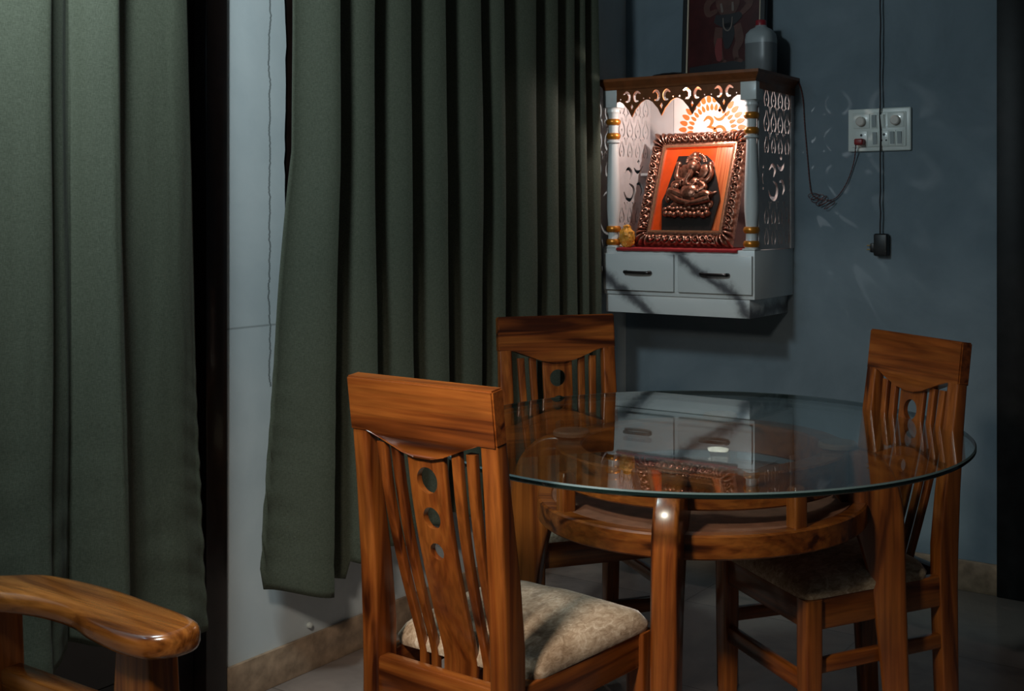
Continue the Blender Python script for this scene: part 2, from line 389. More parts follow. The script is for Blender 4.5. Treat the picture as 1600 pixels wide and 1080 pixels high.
def structure(name, bm, mat, parent=None, **k):
    o = link(name, bm, mat, parent, **k)
    if parent is None: o['kind'] = 'structure'
    return o

# ------------------------------------------------------------------ room shell
bm = bmesh.new(); bx(bm, -0.12, 4.2, -5.6, 0.12, -0.1, 0.0); structure('floor', bm, M['floor'])
bm = bmesh.new(); bx(bm, -0.12, 4.2, -5.6, 0.12, 2.8, 2.9); structure('ceiling', bm, M['ceil'])
# left wall: door opening y -2.95..-1.98, window opening y -1.735..-0.25 above z 0.80
bm = bmesh.new()
bx(bm, -0.12, 0, -5.6, -2.95, 0, 2.8)
bx(bm, -0.12, 0, -2.95, -1.945, 2.15, 2.8)
# pillar between door and window with a slightly ragged plaster edge on the door side and on the window side
zs = [i * 0.035 for i in range(81)]
ring = []
for z in zs:
    e1 = -1.945 - 0.0035 * mnoise.noise(Vector((z * 22, 1.3, 0))) - (0.010 if z < 0.10 else 0.0)
    e2 = -1.748 + 0.010 * mnoise.noise(Vector((z * 5, 9.3, 0))) + 0.004 * mnoise.noise(Vector((z * 40, 3.3, 0)))
    if z <= 0.80: e2 = -1.60
    ring.append([(-0.12, e1, z), (0, e1, z), (0, e2, z), (-0.12, e2, z)])
loft(bm, ring)
bx(bm, -0.12, 0, -1.60, -0.25, 0, 0.80)
bx(bm, -0.12, 0, -1.74, -0.25, 2.15, 2.8)
bx(bm, -0.12, 0, -0.25, 0.12, 0, 2.8)
wl = structure('wall_left', bm, M['plaster'], smooth=30)
# back wall with door opening x > 1.50
bm = bmesh.new(); bx(bm, 0, 1.50, 0, 0.12, 0, 2.8); bx(bm, 1.50, 2.45, 0, 0.12, 2.15, 2.8); bx(bm, 2.45, 4.2, 0, 0.12, 0, 2.8)
structure('wall_back', bm, M['wall'])
bm = bmesh.new(); bx(bm, 0.0, 0.012, -1.945, -0.001, 0, 0.098, bev=0.002); structure('baseboard_left', bm, M['skirt'])
bm = bmesh.new(); bx(bm, 0.012, 1.447, -0.012, 0.0, 0, 0.102, bev=0.002)
structure('baseboard_back', bm, M['skirt'])
# left door: frame + dark leaf
d1 = thing('door_1', None, None, (0, -2.45, 0)); d1['kind'] = 'structure'
bm = bmesh.new()
for (a, b_) in ((0.437, 0.503), (-0.5, -0.434)): bx(bm, -0.11, 0.012, a, b_, 0, 2.15, bev=0.004)
bx(bm, -0.11, 0.012, -0.434, 0.437, 2.085, 2.15, bev=0.004)
structure('door_frame', bm, M['dark_wood'], d1)
bm = bmesh.new(); bx(bm, -0.075, -0.035, -0.434, 0.437, 0.005, 2.085, bev=0.004)
for z0, z1 in ((0.15, 0.95), (1.1, 1.95)):
    bx(bm, -0.035, -0.028, -0.32, 0.32, z0, z1, bev=0.006)
structure('door_leaf', bm, M['dark_wood'], d1)
# window behind the second curtain
w1 = thing('window_1', None, None, (0, -0.99, 0.80)); w1['kind'] = 'structure'
bm = bmesh.new()
for a, b_ in ((-0.748, -0.685), (0.68, 0.74), (-0.03, 0.03)): bx(bm, -0.10, -0.005, a, b_, 0, 1.35, bev=0.004)
for a, b_ in ((0.0, 0.06), (1.29, 1.35)): bx(bm, -0.10, -0.006, -0.748, 0.74, a, b_, bev=0.004)
structure('window_frame', bm, M['dark_wood'], w1)
bm = bmesh.new(); bx(bm, -0.06, -0.055, -0.69, 0.69, 0.05, 1.30); structure('window_glass', bm, plain('night_window_pane', (0.01, 0.012, 0.015), 0.05, coat=0.5), w1)
# right-hand door frame on the back wall
d2 = thing('door_2', None, None, (1.98, 0, 0)); d2['kind'] = 'structure'
bm = bmesh.new()
for a, b_ in ((-0.532, -0.44), (0.44, 0.532)): bx(bm, a, b_, -0.022, 0.11, 0.0, 2.20, bev=0.004)
bx(bm, -0.44, 0.44, -0.022, 0.11, 2.11, 2.20, bev=0.004)
structure('door_frame', bm, M['black_gloss'], d2)
bm = bmesh.new(); bx(bm, -0.44, 0.44, 0.02, 0.06, 0.006, 2.11, bev=0.004)
for z0, z1 in ((0.2, 0.95), (1.1, 1.95)): bx(bm, -0.33, 0.33, 0.012, 0.02, z0, z1, bev=0.005)
structure('door_leaf', bm, M['black_gloss'], d2)

# ------------------------------------------------------------------ curtains
def fold_profile(edges, x0, amp):
    """fold crests at the given y: the cloth swells towards each crest and drops sharply behind it"""
    cols = []
    for i in range(len(edges) - 1):
        a, b = edges[i], edges[i + 1]; n = 18
        for k in range(n):
            s = k / n
            if s < 0.80:
                q = s / 0.80; xx = amp * (0.5 - 0.5 * math.cos(PI * q)); yy = a + (b - a) * (0.05 + 1.02 * q)
            else:
                q = (s - 0.80) / 0.20; xx = amp * (0.5 + 0.5 * math.cos(PI * q)); yy = b + (b - a) * (0.07 - 0.02 * q - 0.05 * math.sin(PI * q))
            cols.append((yy, x0 + xx, i + s))
    return cols
def curtain(cols, xm, ztop, hem, flare, edge_y, mat):
    nz = 120; bm = bmesh.new(); grid = []
    for j in range(nz + 1):
        t = j / nz; row = []
        for (yy, xx, s) in cols:
            zb = hem(yy, xx); z = ztop + (zb - ztop) * t
            wob = 0.010 * t * mnoise.noise(Vector((s * 0.9, t * 3.0, 4.2))) + 0.003 * mnoise.noise(Vector((s * 3, t * 9.0, 1.2))) * t
            de = abs(yy - edge_y)                                   # puckered seam along the free edge
            puck = 0.0026 * max(0, 1 - de / 0.085) * max(0, min(1, (1.0 - z) * 3)) * math.sin(z * 95 + yy * 70 + 2 * mnoise.noise(Vector((z * 8, 0, 3))))
            wr = 0.004 * max(0, min(1, (0.95 - z) * 2)) * mnoise.noise(Vector((yy * 9 + z * 6, z * 14 - yy * 5, 6)))
            hemd = z - zb; fold = 0.0022 if hemd < 0.075 else 0.0
            row.append(bm.verts.new((xm + (xx - xm) * (0.85 + 0.25 * t) + wob + puck + wr + fold + 0.003 * math.sin(t * 7 + s), yy + flare(yy, t) + 0.008 * t * mnoise.noise(Vector((s * 0.7, 7, t * 2.5))), z)))
        grid.append(row)
    for j in range(nz):
        for i in range(len(cols) - 1):
            bm.faces.new((grid[j][i], grid[j][i + 1], grid[j + 1][i + 1], grid[j + 1][i]))
    o = link('curtain', bm, mat, smooth=80)
    so = o.modifiers.new('thick', 'SOLIDIFY'); so.thickness = 0.003
    return o
ed2 = [-1.782, -1.672, -1.536, -1.387, -1.234, -1.069, -0.949, -0.779, -0.649, -0.543, -0.471, -0.385]
def hem2(y, x):
    return 0.285 + (0.05 if y > -1.6 else 0.0) + 0.02 * math.sin(y * 9) - 0.5 * (x - .06) + (0.055 if y < -1.77 else 0.0)
def flare2(y, t):
    k = max(0.0, min(1.0, (-1.60 - y) / 0.19)); s = max(0.0, (t - 0.44) / 0.56)
    return -0.115 * k * s ** 0.9
c2 = curtain(fold_profile(ed2, .060, .070), .060, 2.28, hem2, flare2, -1.782, M['curtain'])
tag(c2, 'olive green curtain with many folds hanging beside the wall shrine, behind the chairs', 'curtain')
p1 = [(-3.0, .10), (-2.93, .15), (-2.84, .10), (-2.76, .14), (-2.66, .095), (-2.60, .105), (-2.55, .125), (-2.505, .140), (-2.490, .120), (-2.455, .104), (-2.435, .088), (-2.425, .088), (-2.405, .120), (-2.370, .150), (-2.350, .153), (-2.338, .128), (-2.30, .112), (-2.24, .118), (-2.19, .126), (-2.152, .118)]
cc = catmull([(a, b, 0) for a, b in p1], 7)
def hem1(y, x): return 0.30 + 0.03 * math.sin(y * 13 + 1) - 0.5 * (x - .10)
def flare1(y, t):
    k = max(0.0, min(1.0, (y + 2.45) / 0.28)); s = max(0.0, (t - 0.25) / 0.75)
    return 0.055 * k * s ** 1.1
c1 = curtain([(p.x, p.y, i * .14) for i, p in enumerate(cc)], .10, 2.28, hem1, flare1, -2.152, M['curtain'])
tag(c1, 'wide olive green curtain over the doorway at the far left, behind the sofa arm', 'curtain')
for y0, y1, lab in ((-1.92, -0.22, 'dark curtain rod above the window curtain beside the shrine'), (-3.1, -2.08, 'dark curtain rod above the doorway curtain at the left')):
    bm = bmesh.new(); tube(bm, [(0.10, y0, 2.29), (0.10, y1, 2.29)], 0.012)
    for yy in (y0 + 0.04, y1 - 0.04): tube(bm, [(0.0, yy, 2.29), (0.10, yy, 2.29)], 0.008)
    tag(link('curtain_rod', bm, M['handle']), lab, 'curtain rod')

# ------------------------------------------------------------------ dining chair
def make_chair():
    t = thing('dining_chair', '', 'chair')
    # rear posts (leg and backrest upright in one)
    def post(s):
        bm = bmesh.new()
        p = [(s * .154, -.216, 0, .020, .020), (s * .155, -.206, .20, .020, .023), (s * .156, -.200, .40, .020, .026), (s * .156, -.201, .50, .020, .027), (s * .156, -.210, .62, .020, .023), (s * .156, -.226, .76, .0195, .017), (s * .156, -.239, .868, .019, .0145)]
        sweep_zy(bm, p, 0.005); return bm
    for s in (-1, 1): link('back_post', post(s), WOOD[2], t)
    # top rail: straight top, bottom drops to a blunt point between the posts
    h = 0.965; lo = 0.866
    out = [(-.176, h), (.176, h), (.176, lo), (.136, lo), (.10, lo - .012), (.05, lo - .031), (.02, lo - .038), (-.02, lo - .038), (-.05, lo - .031), (-.10, lo - .012), (-.136, lo), (-.176, lo)]
    bm = cut([out], 0.031); bm.transform(Matrix.Rotation(R(90), 4, 'X'))
    bmesh.ops.bevel(bm, geom=[e for e in bm.edges if len(e.link_faces) == 2 and e.calc_face_angle(0) > 0.5], offset=0.003, segments=2, affect='EDGES')
    bm.transform(Matrix.Translation((0, -.240, 0)) @ Matrix.Translation((0, 0, lo)) @ Matrix.Rotation(R(7), 4, 'X') @ Matrix.Translation((0, 0, -lo)))
    link('top_rail', bm, WOOD[0], t)
    # splat and slats follow one curve: at the seat they stand forward of the posts
    ys = [(.445, -.145), (.52, -.166), (.60, -.188), (.68, -.208), (.76, -.225), (.85, -.240)]
    def ycurve(z):
        for (a, ya), (b, yb) in zip(ys, ys[1:]):
            if z <= b: return ya + (yb - ya) * (z - a) / (b - a) - 0.004 * math.sin(PI * (z - .445) / .405)
        return ys[-1][1]
    for x, hw in ((-.109, .0095), (-.074, .0095), (.074, .0095), (.109, .0095)):
        bm = bmesh.new(); pts = []
        for k in range(13):
            z = .402 + (.845 - .402) * k / 12; pts.append((x * (0.86 + 0.14 * (z - .43) / .42), ycurve(max(z, .445)), z, hw * (0.85 + 0.25 * (z - .43) / .42), .007))
        sweep_zy(bm, pts, 0.003); link('slat', bm, WOOD[2], t)
    bm = bmesh.new(); pts = []
    for k in range(25):
        z = .402 + (.845 - .402) * k / 24; pts.append((0, ycurve(max(z, .445)), z, .040 + .005 * (z - .43) / .42, .006))
    sweep_zy(bm, pts, 0.003); sp = link('splat', bm, WOOD[2], t)
    bm = bmesh.new()
    for z, r in ((.785, .0245), (.715, .0205), (.652, .0160)):
        rings = [[(r * math.cos(2 * PI * k / 28), y, z + r * math.sin(2 * PI * k / 28)) for k in range(28)] for y in (-.35, -.05)]
        loft(bm, rings)
    ct = link('cutter', bm, WOOD[2]); md = sp.modifiers.new('b', 'BOOLEAN'); md.object = ct; md.operation = 'DIFFERENCE'; md.solver = 'EXACT'
    dg = bpy.context.evaluated_depsgraph_get(); dg.update()
    me = bpy.data.meshes.new_from_object(sp.evaluated_get(dg)); sp.modifiers.clear(); sp.data = me; me.set_sharp_from_angle(angle=R(35))
    bpy.data.objects.remove(ct)
    # seat frame
    bm = bmesh.new(); bx(bm, -.141, .141, -.222, -.194, .365, .438, bev=.004); bx(bm, -.150, .150, -.194, -.138, .365, .402, bev=.002); link('seat_rail', bm, WOOD[0], t)
    def side(s):
        bm = bmesh.new(); rings = []
        for y, xc in ((-.18, .160), (.165, .180)):
            rings.append([(s * (xc + u), y, .400 + v) for u, v in rsect(.012, .035, .004)])
        loft(bm, rings); return bm
    for s in (-1, 1): link('seat_rail', side(s), WOOD[1], t)
    box('seat_rail', WOOD[0], t, (-.168, .168, .165, .190, .365, .436), 0.004)
    for s in (-1, 1):
        bm = bmesh.new()
        rings = [[(s * .180 + u, .180 + v, z) for u, v in rsect(w_, w_, .005)] for z, w_ in ((0, .017), (.30, .021), (.433, .021))]
        loft(bm, rings); link('leg', bm, WOOD[2], t)
    for s in (-1, 1):
        bm = bmesh.new(); rings = []
        for y, xc in ((-.195, .160), (.170, .180)): rings.append([(s * (xc + u), y, .285 + v) for u, v in rsect(.010, .016, .004)])
        loft(bm, rings); link('stretcher', bm, WOOD[1], t)
    box('stretcher', WOOD[0], t, (-.165, .165, .168, .190, .225, .262), 0.004)
    # padded seat
    bm = bmesh.new(); nx, ny = 26, 26; top = []; bot = []
    for j in range(ny + 1):
        v = j / ny; ra = []; rb = []
        for i in range(nx + 1):
            u = i / nx * 2 - 1; vv = v * 2 - 1
            hw = .176 + .024 * v
            r = 0.10
            px = u; py = vv
            # rounded outline
            cx = max(abs(px) - (1 - r * 1.6), 0); cy = max(abs(py) - (1 - r * 1.6), 0)
            x = px * hw; y = -.150 + (.205 + .150) * v
            if abs(px) > 1 - r * 1.6 and abs(py) > 1 - r * 1.6:
                d = math.hypot(cx, cy); lim = r * 1.6
                m_ = max(cx, cy)
                if d > 0: x = math.copysign((1 - lim) + cx * (m_ / d), px) * hw; y = -.150 + .355 * (0.5 + 0.5 * math.copysign((1 - lim) + cy * (m_ / d), py))
            e = (1 - abs(px) ** 7) * (1 - abs(py) ** 7); e = max(e, 0) ** 0.45
            dome = (1 - px * px) * (1 - py * py)
            z = .448 + .030 * e + .022 * dome + 0.0025 * mnoise.noise(Vector((x * 14, y * 14, 1)))
            inn = 0.985
            ra.append(bm.verts.new((x, y, z))); rb.append(bm.verts.new((x * inn, (y - .03) * inn + .03, .434)))
        top.append(ra); bot.append(rb)
    for g, fl in ((top, False), (bot, True)):
        for j in range(ny):
            for i in range(nx):
                q = (g[j][i], g[j][i + 1], g[j + 1][i + 1], g[j + 1][i]); bm.faces.new(q[::-1] if fl else q)
    rim_t = top[0] + [top[j][nx] for j in range(1, ny + 1)] + top[ny][nx - 1::-1] + [top[j][0] for j in range(ny - 1, 0, -1)]
    rim_b = bot[0] + [bot[j][nx] for j in range(1, ny + 1)] + bot[ny][nx - 1::-1] + [bot[j][0] for j in range(ny - 1, 0, -1)]
    n = len(rim_t)
    for i in range(n):
        j = (i + 1) % n; bm.faces.new((rim_t[i], rim_b[i], rim_b[j], rim_t[j]))
    link('seat_cushion', bm, M['cushion'], t, smooth=70)
    return t
ch0 = make_chair()
bpy.context.view_layer.update(); index_children()
ch1 = copy_tree(ch0); ch2 = copy_tree(ch0)
for o, loc, rz, lab in ((ch0, (1.054, -2.118, 0), -2, 'nearest wooden dining chair, its back with three round holes towards us, beige seat pad'),
                        (ch1, (1.403, -1.338, 0), 146, 'wooden dining chair on the right of the glass table, in front of the blue-grey wall'),
                        (ch2, (0.668, -1.303, 0), -128.2, 'wooden dining chair behind the table, in front of the curtain and under the shrine')):
    o.location = loc; o.rotation_euler = (0, 0, R(rz)); tag(o, lab, 'chair', 'dining chairs around the glass table')

# ------------------------------------------------------------------ round glass table
TC = (1.170, -1.555); TR = 0.607
tb = thing('dining_table', 'round glass-topped dining table on curved wooden legs with a shelf ring', 'table', (TC[0], TC[1], 0), R(19))
bm = bmesh.new(); seg = 160
prof = [(TR - .003, .750), (TR, .753), (TR, .759), (TR - .003, .762)]
rings = [[(r * math.cos(2 * PI * k / seg), r * math.sin(2 * PI * k / seg), z) for k in range(seg)] for r, z in prof]
vr = loft(bm, rings)
for f in bm.faces:
    if len(f.verts) == 4: f.material_index = 2 if f.calc_center_median().z > .7595 else 1
link('glass_top', bm, None, tb, smooth=20, mats=[M['glass'], M['glass_edge'], plain('glass_bevel_glint', (0.10, 0.14, 0.14), 0.25)])  # upper bevel coloured paler to stand in for light caught on the rim
# legs: curved profile in the radial plane
def leg_profile():
    outer = [(.472, 0), (.466, .20), (.460, .40), (.456, .55), (.451, .62), (.436, .675), (.405, .715), (.365, .735), (.30, .738)]
    inner = [(.425, 0), (.408, .20), (.386, .40), (.362, .51), (.340, .575), (.318, .615), (.298, .640), (.282, .652), (.270, .658)]
    o = catmull([(a, b, 0) for a, b in outer], 5); i = catmull([(a, b, 0) for a, b in inner], 5)
    return o, i
for q in range(4):
    bm = bmesh.new(); o, i = leg_profile(); rings = []
    a = q * PI / 2; er = Vector((math.cos(a), math.sin(a), 0)); et = Vector((-math.sin(a), math.cos(a), 0)); hw = .027
    for po, pi_ in zip(o, i):
        A = er * po.x + Vector((0, 0, po.y)); B = er * pi_.x + Vector((0, 0, pi_.y)); m_ = (A + B) / 2; d = (A - B) / 2; L = d.length; dn = d.normalized()
        rings.append([m_ + dn * v + et * u for u, v in rsect(hw, L, .009)])
    loft(bm, rings); link('leg', bm, WOOD[2], tb)
# upper ring, shelf ring, spindles, pads
def ringmesh(r0, r1, z0, z1, b=.004, seg=120):
    bm = bmesh.new(); prof = [(r0 + b, z0), (r1 - b, z0), (r1, z0 + b), (r1, z1 - b), (r1 - b, z1), (r0 + b, z1), (r0, z1 - b), (r0, z0 + b)]
    rings = [[(r * math.cos(2 * PI * k / seg), r * math.sin(2 * PI * k / seg), z) for r, z in prof] for k in range(seg)]
    loft(bm, rings, loop=True); return bm
link('upper_ring', ringmesh(.275, .335, .660, .735), WOOD[0], tb)
link('shelf_rim', ringmesh(.342, .377, .572, .622), WOOD[0], tb)
bm = bmesh.new(); lathe(bm, [(.3425, .585), (.3425, .6205), (.342, .6213)], seg=100); link('shelf_panel', bm, plain('brown_shelf_board', (0.20, 0.085, 0.050), 0.6, var=0.25, spec=0.2), tb)
for q in range(4):
    a = PI / 4 + q * PI / 2 - R(2); bm = bmesh.new(); c = Vector((math.cos(a) * .350, math.sin(a) * .350, 0))
    er = Vector((math.cos(a), math.sin(a), 0)); et = Vector((-math.sin(a), math.cos(a), 0))
    loft(bm, [[c + er * v + et * u + Vector((0, 0, z)) for u, v in rsect(.0165 * k, .0165 * k, .005)] for z, k in ((.612, 1), (.695, 1), (.704, .75))])
    link('spindle', bm, WOOD[2], tb)
for q in range(4):
    a = q * PI / 2; bm = bmesh.new(); lathe(bm, [(.040, .736), (.044, .739), (.044, .746), (.040, .7499)], math.cos(a) * .31, math.sin(a) * .31)
    link('glass_pad', bm, M['rubber'], tb)

# ------------------------------------------------------------------ sofa
sf = thing('sofa', 'end of a polished wooden sofa with a curved flat armrest, at the lower left', 'sofa', (0.55, -3.3, 0))
ox, oy = 0.55, -3.3
top_o = [(.19, -2.80), (.28, -2.79), (.38, -2.776), (.458, -2.722), (.528, -2.706), (.647, -2.700), (.776, -2.708), (.86, -2.716), (.903, -2.728), (.922, -2.748), (.926, -2.775), (.912, -2.803), (.885, -2.822), (.834, -2.826), (.782, -2.821), (.729, -2.813), (.675, -2.800), (.62, -2.797), (.558, -2.803), (.487, -2.825), (.40, -2.86), (.28, -2.875), (.19, -2.87)]
sm = catmull([(a, b, 0) for a, b in top_o] + [(top_o[0][0], top_o[0][1], 0)], 4)[:-1]
cxm = sum(p.x for p in sm) / len(sm)
def shrink(pts, d):
    n = len(pts); out = []
    for i in range(n):
        a = pts[i - 1]; b = pts[(i + 1) % n]; t = Vector((b.x - a.x, b.y - a.y, 0)).normalized(); nn = Vector((t.y, -t.x, 0))
        out.append(pts[i] + nn * d)
    return out
bm = bmesh.new(); rings = []
for z, d in ((.580, .010), (.583, .003), (.590, 0), (.606, 0), (.614, .003), (.6185, .009), (.620, .018)):
    rings.append([Vector((p.x - ox, p.y - oy, z)) for p in shrink(sm, d)])
loft(bm, rings); link('armrest', bm, SOFAW[0], sf, smooth=60)
def taper_post(x0, x1, y0, y1, z0, z1, dx=0.0):
    bm = bmesh.new(); cx, cy = (x0 + x1) / 2 - ox, (y0 + y1) / 2 - oy
    loft(bm, [[(cx + u * k + s, cy + v, z) for u, v in rsect((x1 - x0) / 2, (y1 - y0) / 2, .006)] for z, k, s in ((z0, 1.5, dx), (.45, 1.25, dx * .4), (z1, 1.0, 0))]); return bm
link('leg', taper_post(.775, .860, -2.790, -2.735, 0, .583), SOFAW[2], sf)
link('leg', taper_post(.375, .445, -2.80, -2.745, 0, .583), SOFAW[2], sf)
box('side_rail', SOFAW[0], sf, (.44 - ox, .775 - ox, -2.790 - oy, -2.750 - oy, .385, .468), 0.006)
box('seat_base', SOFAW[0], sf, (.19 - ox, .82 - ox, -4.1 - oy, -2.795 - oy, .32, .385), 0.006)
bm = bmesh.new(); bx(bm, .235 - ox, .84 - ox, -4.05 - oy, -2.815 - oy, .386, .452, bev=0.02, seg=4); link('seat_cushion', bm, M['sofa_cloth'], sf)
box('back_frame', SOFAW[0], sf, (.19 - ox, .23 - ox, -4.1 - oy, -2.80 - oy, .30, .78), 0.006)
for x0 in (.19, .78):
    box('leg', SOFAW[2], sf, (x0 - ox, x0 + .05 - ox, -4.1 - oy, -4.05 - oy, 0, .33), 0.004)
box('leg', SOFAW[2], sf, (.19 - ox, .23 - ox, -2.85 - oy, -2.80 - oy, 0, .583), 0.004)

# ------------------------------------------------------------------ wall shrine
X0, X1 = 0.112, 0.718
sh = thing('wall_shrine', 'white and brown wall shrine cabinet with cut-out sides and two marble drawers', 'shrine', (0, 0, 0))
box('drawer_case', M['marble'], sh, (X0 - .012, X1, -.325, -.001, .968, 1.136), 0.0015)
box('plinth', M['marble'], sh, (X0, X1 - .022, -.318, -.001, .902, .968), 0.0015)
for a, b_, hx in ((X0 + .0, .406, .262), (.424, X1 - .006, .573)):
    o = box('drawer', M['marble'], sh, (a, b_, -.337, -.327, .985, 1.117), 0.0015)
    bm = bmesh.new(); tube(bm, catmull([(hx - .053, -.340, 1.052), (hx - .048, -.352, 1.052), (hx, -.356, 1.051), (hx + .048, -.352, 1.051), (hx + .053, -.340, 1.051)], 4), [.0055] * 17, 10)
    for xx in (hx - .05, hx + .05): 
        tube(bm, [(xx, -.337, 1.0515), (xx, -.352, 1.0515)], .0065, 10)
    link('handle', bm, M['handle'], o)
# top board with a stepped moulding
bm = bmesh.new()
def slab(z, e): return [(X0 - .012 - e, -.335 - e, z), (X1 + .012 + e, -.335 - e, z), (X1 + .012 + e, -.001, z), (X0 - .012 - e, -.001, z)]
loft(bm, [slab(1.715, -.006), slab(1.724, -.004), slab(1.740, .008), slab(1.744, .012), slab(1.754, .012)])
link('top_board', bm, M['brownboard'], sh, smooth=20)
box('back_panel', marble('grey_veined_back_panel', (0.62, 0.60, 0.60), (0.20, 0.18, 0.19), (0.3, 0, 0.1)), sh, (X0, X1, -.016, -.001, 1.136, 1.716), 0.001)
wp = box('motif_panel', M['white_panel'], sh, (.232, .66, -.024, -.017, 1.40, 1.716), 0.001)
# sun-petal ring and Om sign on the white panel
om_strokes = [
    ([(-.042, .030), (-.022, .045), (-.004, .032), (-.012, .012), (-.026, .006)], [.004, .013, .014, .010, .004]),
    ([(-.020, .006), (.004, .000), (.010, -.022), (-.008, -.042), (-.034, -.038), (-.048, -.022)], [.006, .013, .016, .014, .010, .003]),
    ([(.004, -.004), (.022, .006), (.040, .004), (.052, -.012), (.044, -.030), (.030, -.026)], [.005, .010, .012, .013, .010, .004]),
    ([(.004, .048), (.018, .036), (.036, .036), (.052, .050), (.056, .060)], [.003, .010, .012, .008, .002])]
def om_loops(cx, cy, s):
    L = [[(cx + x * s, cy + y * s) for x, y in stroke(p, w_)] for p, w_ in om_strokes]
    L.append([(cx + x * s, cy + y * s) for x, y in ((.030, .062), (.038, .070), (.030, .078), (.022, .070))])
    return L
mc = (.397, 1.572); toY = lambda y: Matrix.Translation((0, y, 0)) @ Matrix.Rotation(R(90), 4, 'X')
bm = bmesh.new()
for r0, ln, wd, n, ph in ((.080, .026, .0125, 32, 0), (.109, .034, .0185, 32, .5)):
    for k in range(n):
        a = 2 * PI * (k + ph) / n; lp = []
        for j in range(12):
            b_ = 2 * PI * j / 12; u = ln / 2 * math.cos(b_); v = wd / 2 * math.sin(b_) * (1.0 - .3 * math.cos(b_))
            lp.append((mc[0] + (r0 + ln / 2 + u) * math.cos(a) - v * math.sin(a), mc[1] + (r0 + ln / 2 + u) * math.sin(a) + v * math.cos(a)))
        merge(bm, cut([lp], .002, toY(-.0252)))
link('petal_ring', bm, M['orange_print'], wp)
bm = bmesh.new()
for lp in om_loops(mc[0] + .005, mc[1] + .012, .95): merge(bm, cut([lp], .002, toY(-.0252)))
link('om_sign', bm, M['orange_print'], wp)
# front valance: brown fretwork with crescents, dots and drops
vx0, vx1 = X0 + .045, X1 - .045; per = (vx1 - vx0) / 4.15; start = vx0 + per * .06
out = [(vx0, 1.717), (vx0, 1.668)]
for k in range(4):
    c = start + per * (k + .5)
    out += [(c - per * .42, 1.672), (c - per * .30, 1.664), (c - per * .20, 1.650), (c - per * .12, 1.640), (c - per * .07, 1.628), (c, 1.613), (c + per * .07, 1.628), (c + per * .12, 1.640), (c + per * .20, 1.650), (c + per * .30, 1.664), (c + per * .42, 1.672)]
    if k < 3: out += [(c + per * .5, 1.674)]
out += [(vx1, 1.668), (vx1, 1.717)]
holes = []
for k in range(4):
    c = start + per * (k + .5)
    for s in (-1, 1):
        holes.append(stroke([(c + s * .037, 1.696), (c + s * .022, 1.703), (c + s * .011, 1.690), (c + s * .014, 1.672), (c + s * .026, 1.670)], [.004, .010, .012, .010, .005], 5))
        holes.append(circle(c + s * .049, 1.679, .0032, 10))
    holes.append([(c, 1.662), (c + .006, 1.650), (c, 1.636), (c - .006, 1.650)])
bm = cut([out] + holes, .006, toY(-.322)); link('valance', bm, M['brownboard'], sh)
# side valance strip
bm = bmesh.new(); bx(bm, X1 + .001, X1 + .007, -.30, -.001, 1.690, 1.717, bev=.001); link('valance', bm, M['brownboard'], sh)
# side panels cut with ogee drops and an Om sign
def jali_loops():
    D = .285; H0, H1 = 1.138, 1.714
    loops = [[(0, H0), (D, H0), (D, H1), (0, H1)]]
    def drop(u, v, s=1.0):
        for q in (-1, 1):
            loops.append(stroke([(u + q * .0036, v + .040 * s), (u + q * .0075, v + .022 * s), (u + q * .0195 * s, v + .002 * s), (u + q * .0205 * s, v - .018 * s), (u + q * .0105, v - .033 * s)],
                                [.0024, .0042, .0062, .0064, .0090 * s], 4))
        loops.append([(u, v - .002), (u + .0034, v - .008), (u, v - .015), (u - .0034, v - .008)])
    def tuft(u, v, s=1.0):
        for q in (-1, 1):
            loops.append(stroke([(u + q * .003, v - .020 * s), (u + q * .005, v - .002), (u + q * .010 * s, v + .006 * s)], [.0020, .0034, .0060 * s], 4))
    K = 1.42; ocx, ocy = .145, 1.372
    for p, w_ in (([(-.040, .030), (-.022, .043), (-.006, .032), (-.014, .015)], [.003, .009, .011, .004]),
                  ([(-.018, .003), (.002, -.006), (.006, -.024), (-.008, -.040), (-.032, -.036), (-.044, -.020)], [.003, .009, .012, .011, .008, .003]),
                  ([(.020, .002), (.036, .004), (.048, -.012), (.040, -.028)], [.004, .009, .010, .005]),
                  ([(.006, .046), (.020, .036), (.038, .037), (.052, .052)], [.003, .009, .010, .003])):
        loops.append([(ocx - x * K, ocy + y * K) for x, y in stroke(p, w_, 4)])
    loops.append([(ocx - x * K, ocy + y * K) for x, y in ((.030, .056), (.037, .063), (.030, .070), (.023, .063))])
    for u in (.050, .108, .166, .224): drop(u, 1.668, .85)
    for u in (.079, .137, .195): tuft(u, 1.630)
    for u in (.050, .108, .166, .224): drop(u, 1.585, .95)
    for u in (.079, .137, .195): tuft(u, 1.541)
    for u in (.050, .108, .166, .224): drop(u, 1.503, .75)
    for u in (.026, .250):
        loops.append(circle(u, 1.425, .005, 10)); loops.append(stroke([(u, 1.408), (u + .007, 1.388), (u, 1.366)], [.003, .006, .003], 4)); loops.append(circle(u, 1.350, .005, 10))
    for u in (.079, .137, .195): tuft(u, 1.298)
    for u in (.050, .108, .166, .224): drop(u, 1.255, .75)
    for u in (.079, .137, .195): tuft(u, 1.222, .8)
    for u in (.050, .108, .166, .224): drop(u, 1.182, .75)
    # keep a web of board between neighbouring cut-outs
    def dens(lp):
        o = []
        for a, b in zip(lp, lp[1:] + lp[:1]):
            n = max(1, int(math.hypot(b[0] - a[0], b[1] - a[1]) / .0015)); o += [(a[0] + (b[0] - a[0]) * k / n, a[1] + (b[1] - a[1]) * k / n) for k in range(n)]
        return o
    ok = [loops[0]]; seen = []
    for lp in loops[1:]:
        d = dens(lp)
        if min(p[0] for p in d) < .006 or max(p[0] for p in d) > D - .006: continue
        if any(abs(p[0] - q[0]) + abs(p[1] - q[1]) < .0024 for p in d for q in seen): continue
        ok.append(lp); seen += d
    loops = ok
    return loops
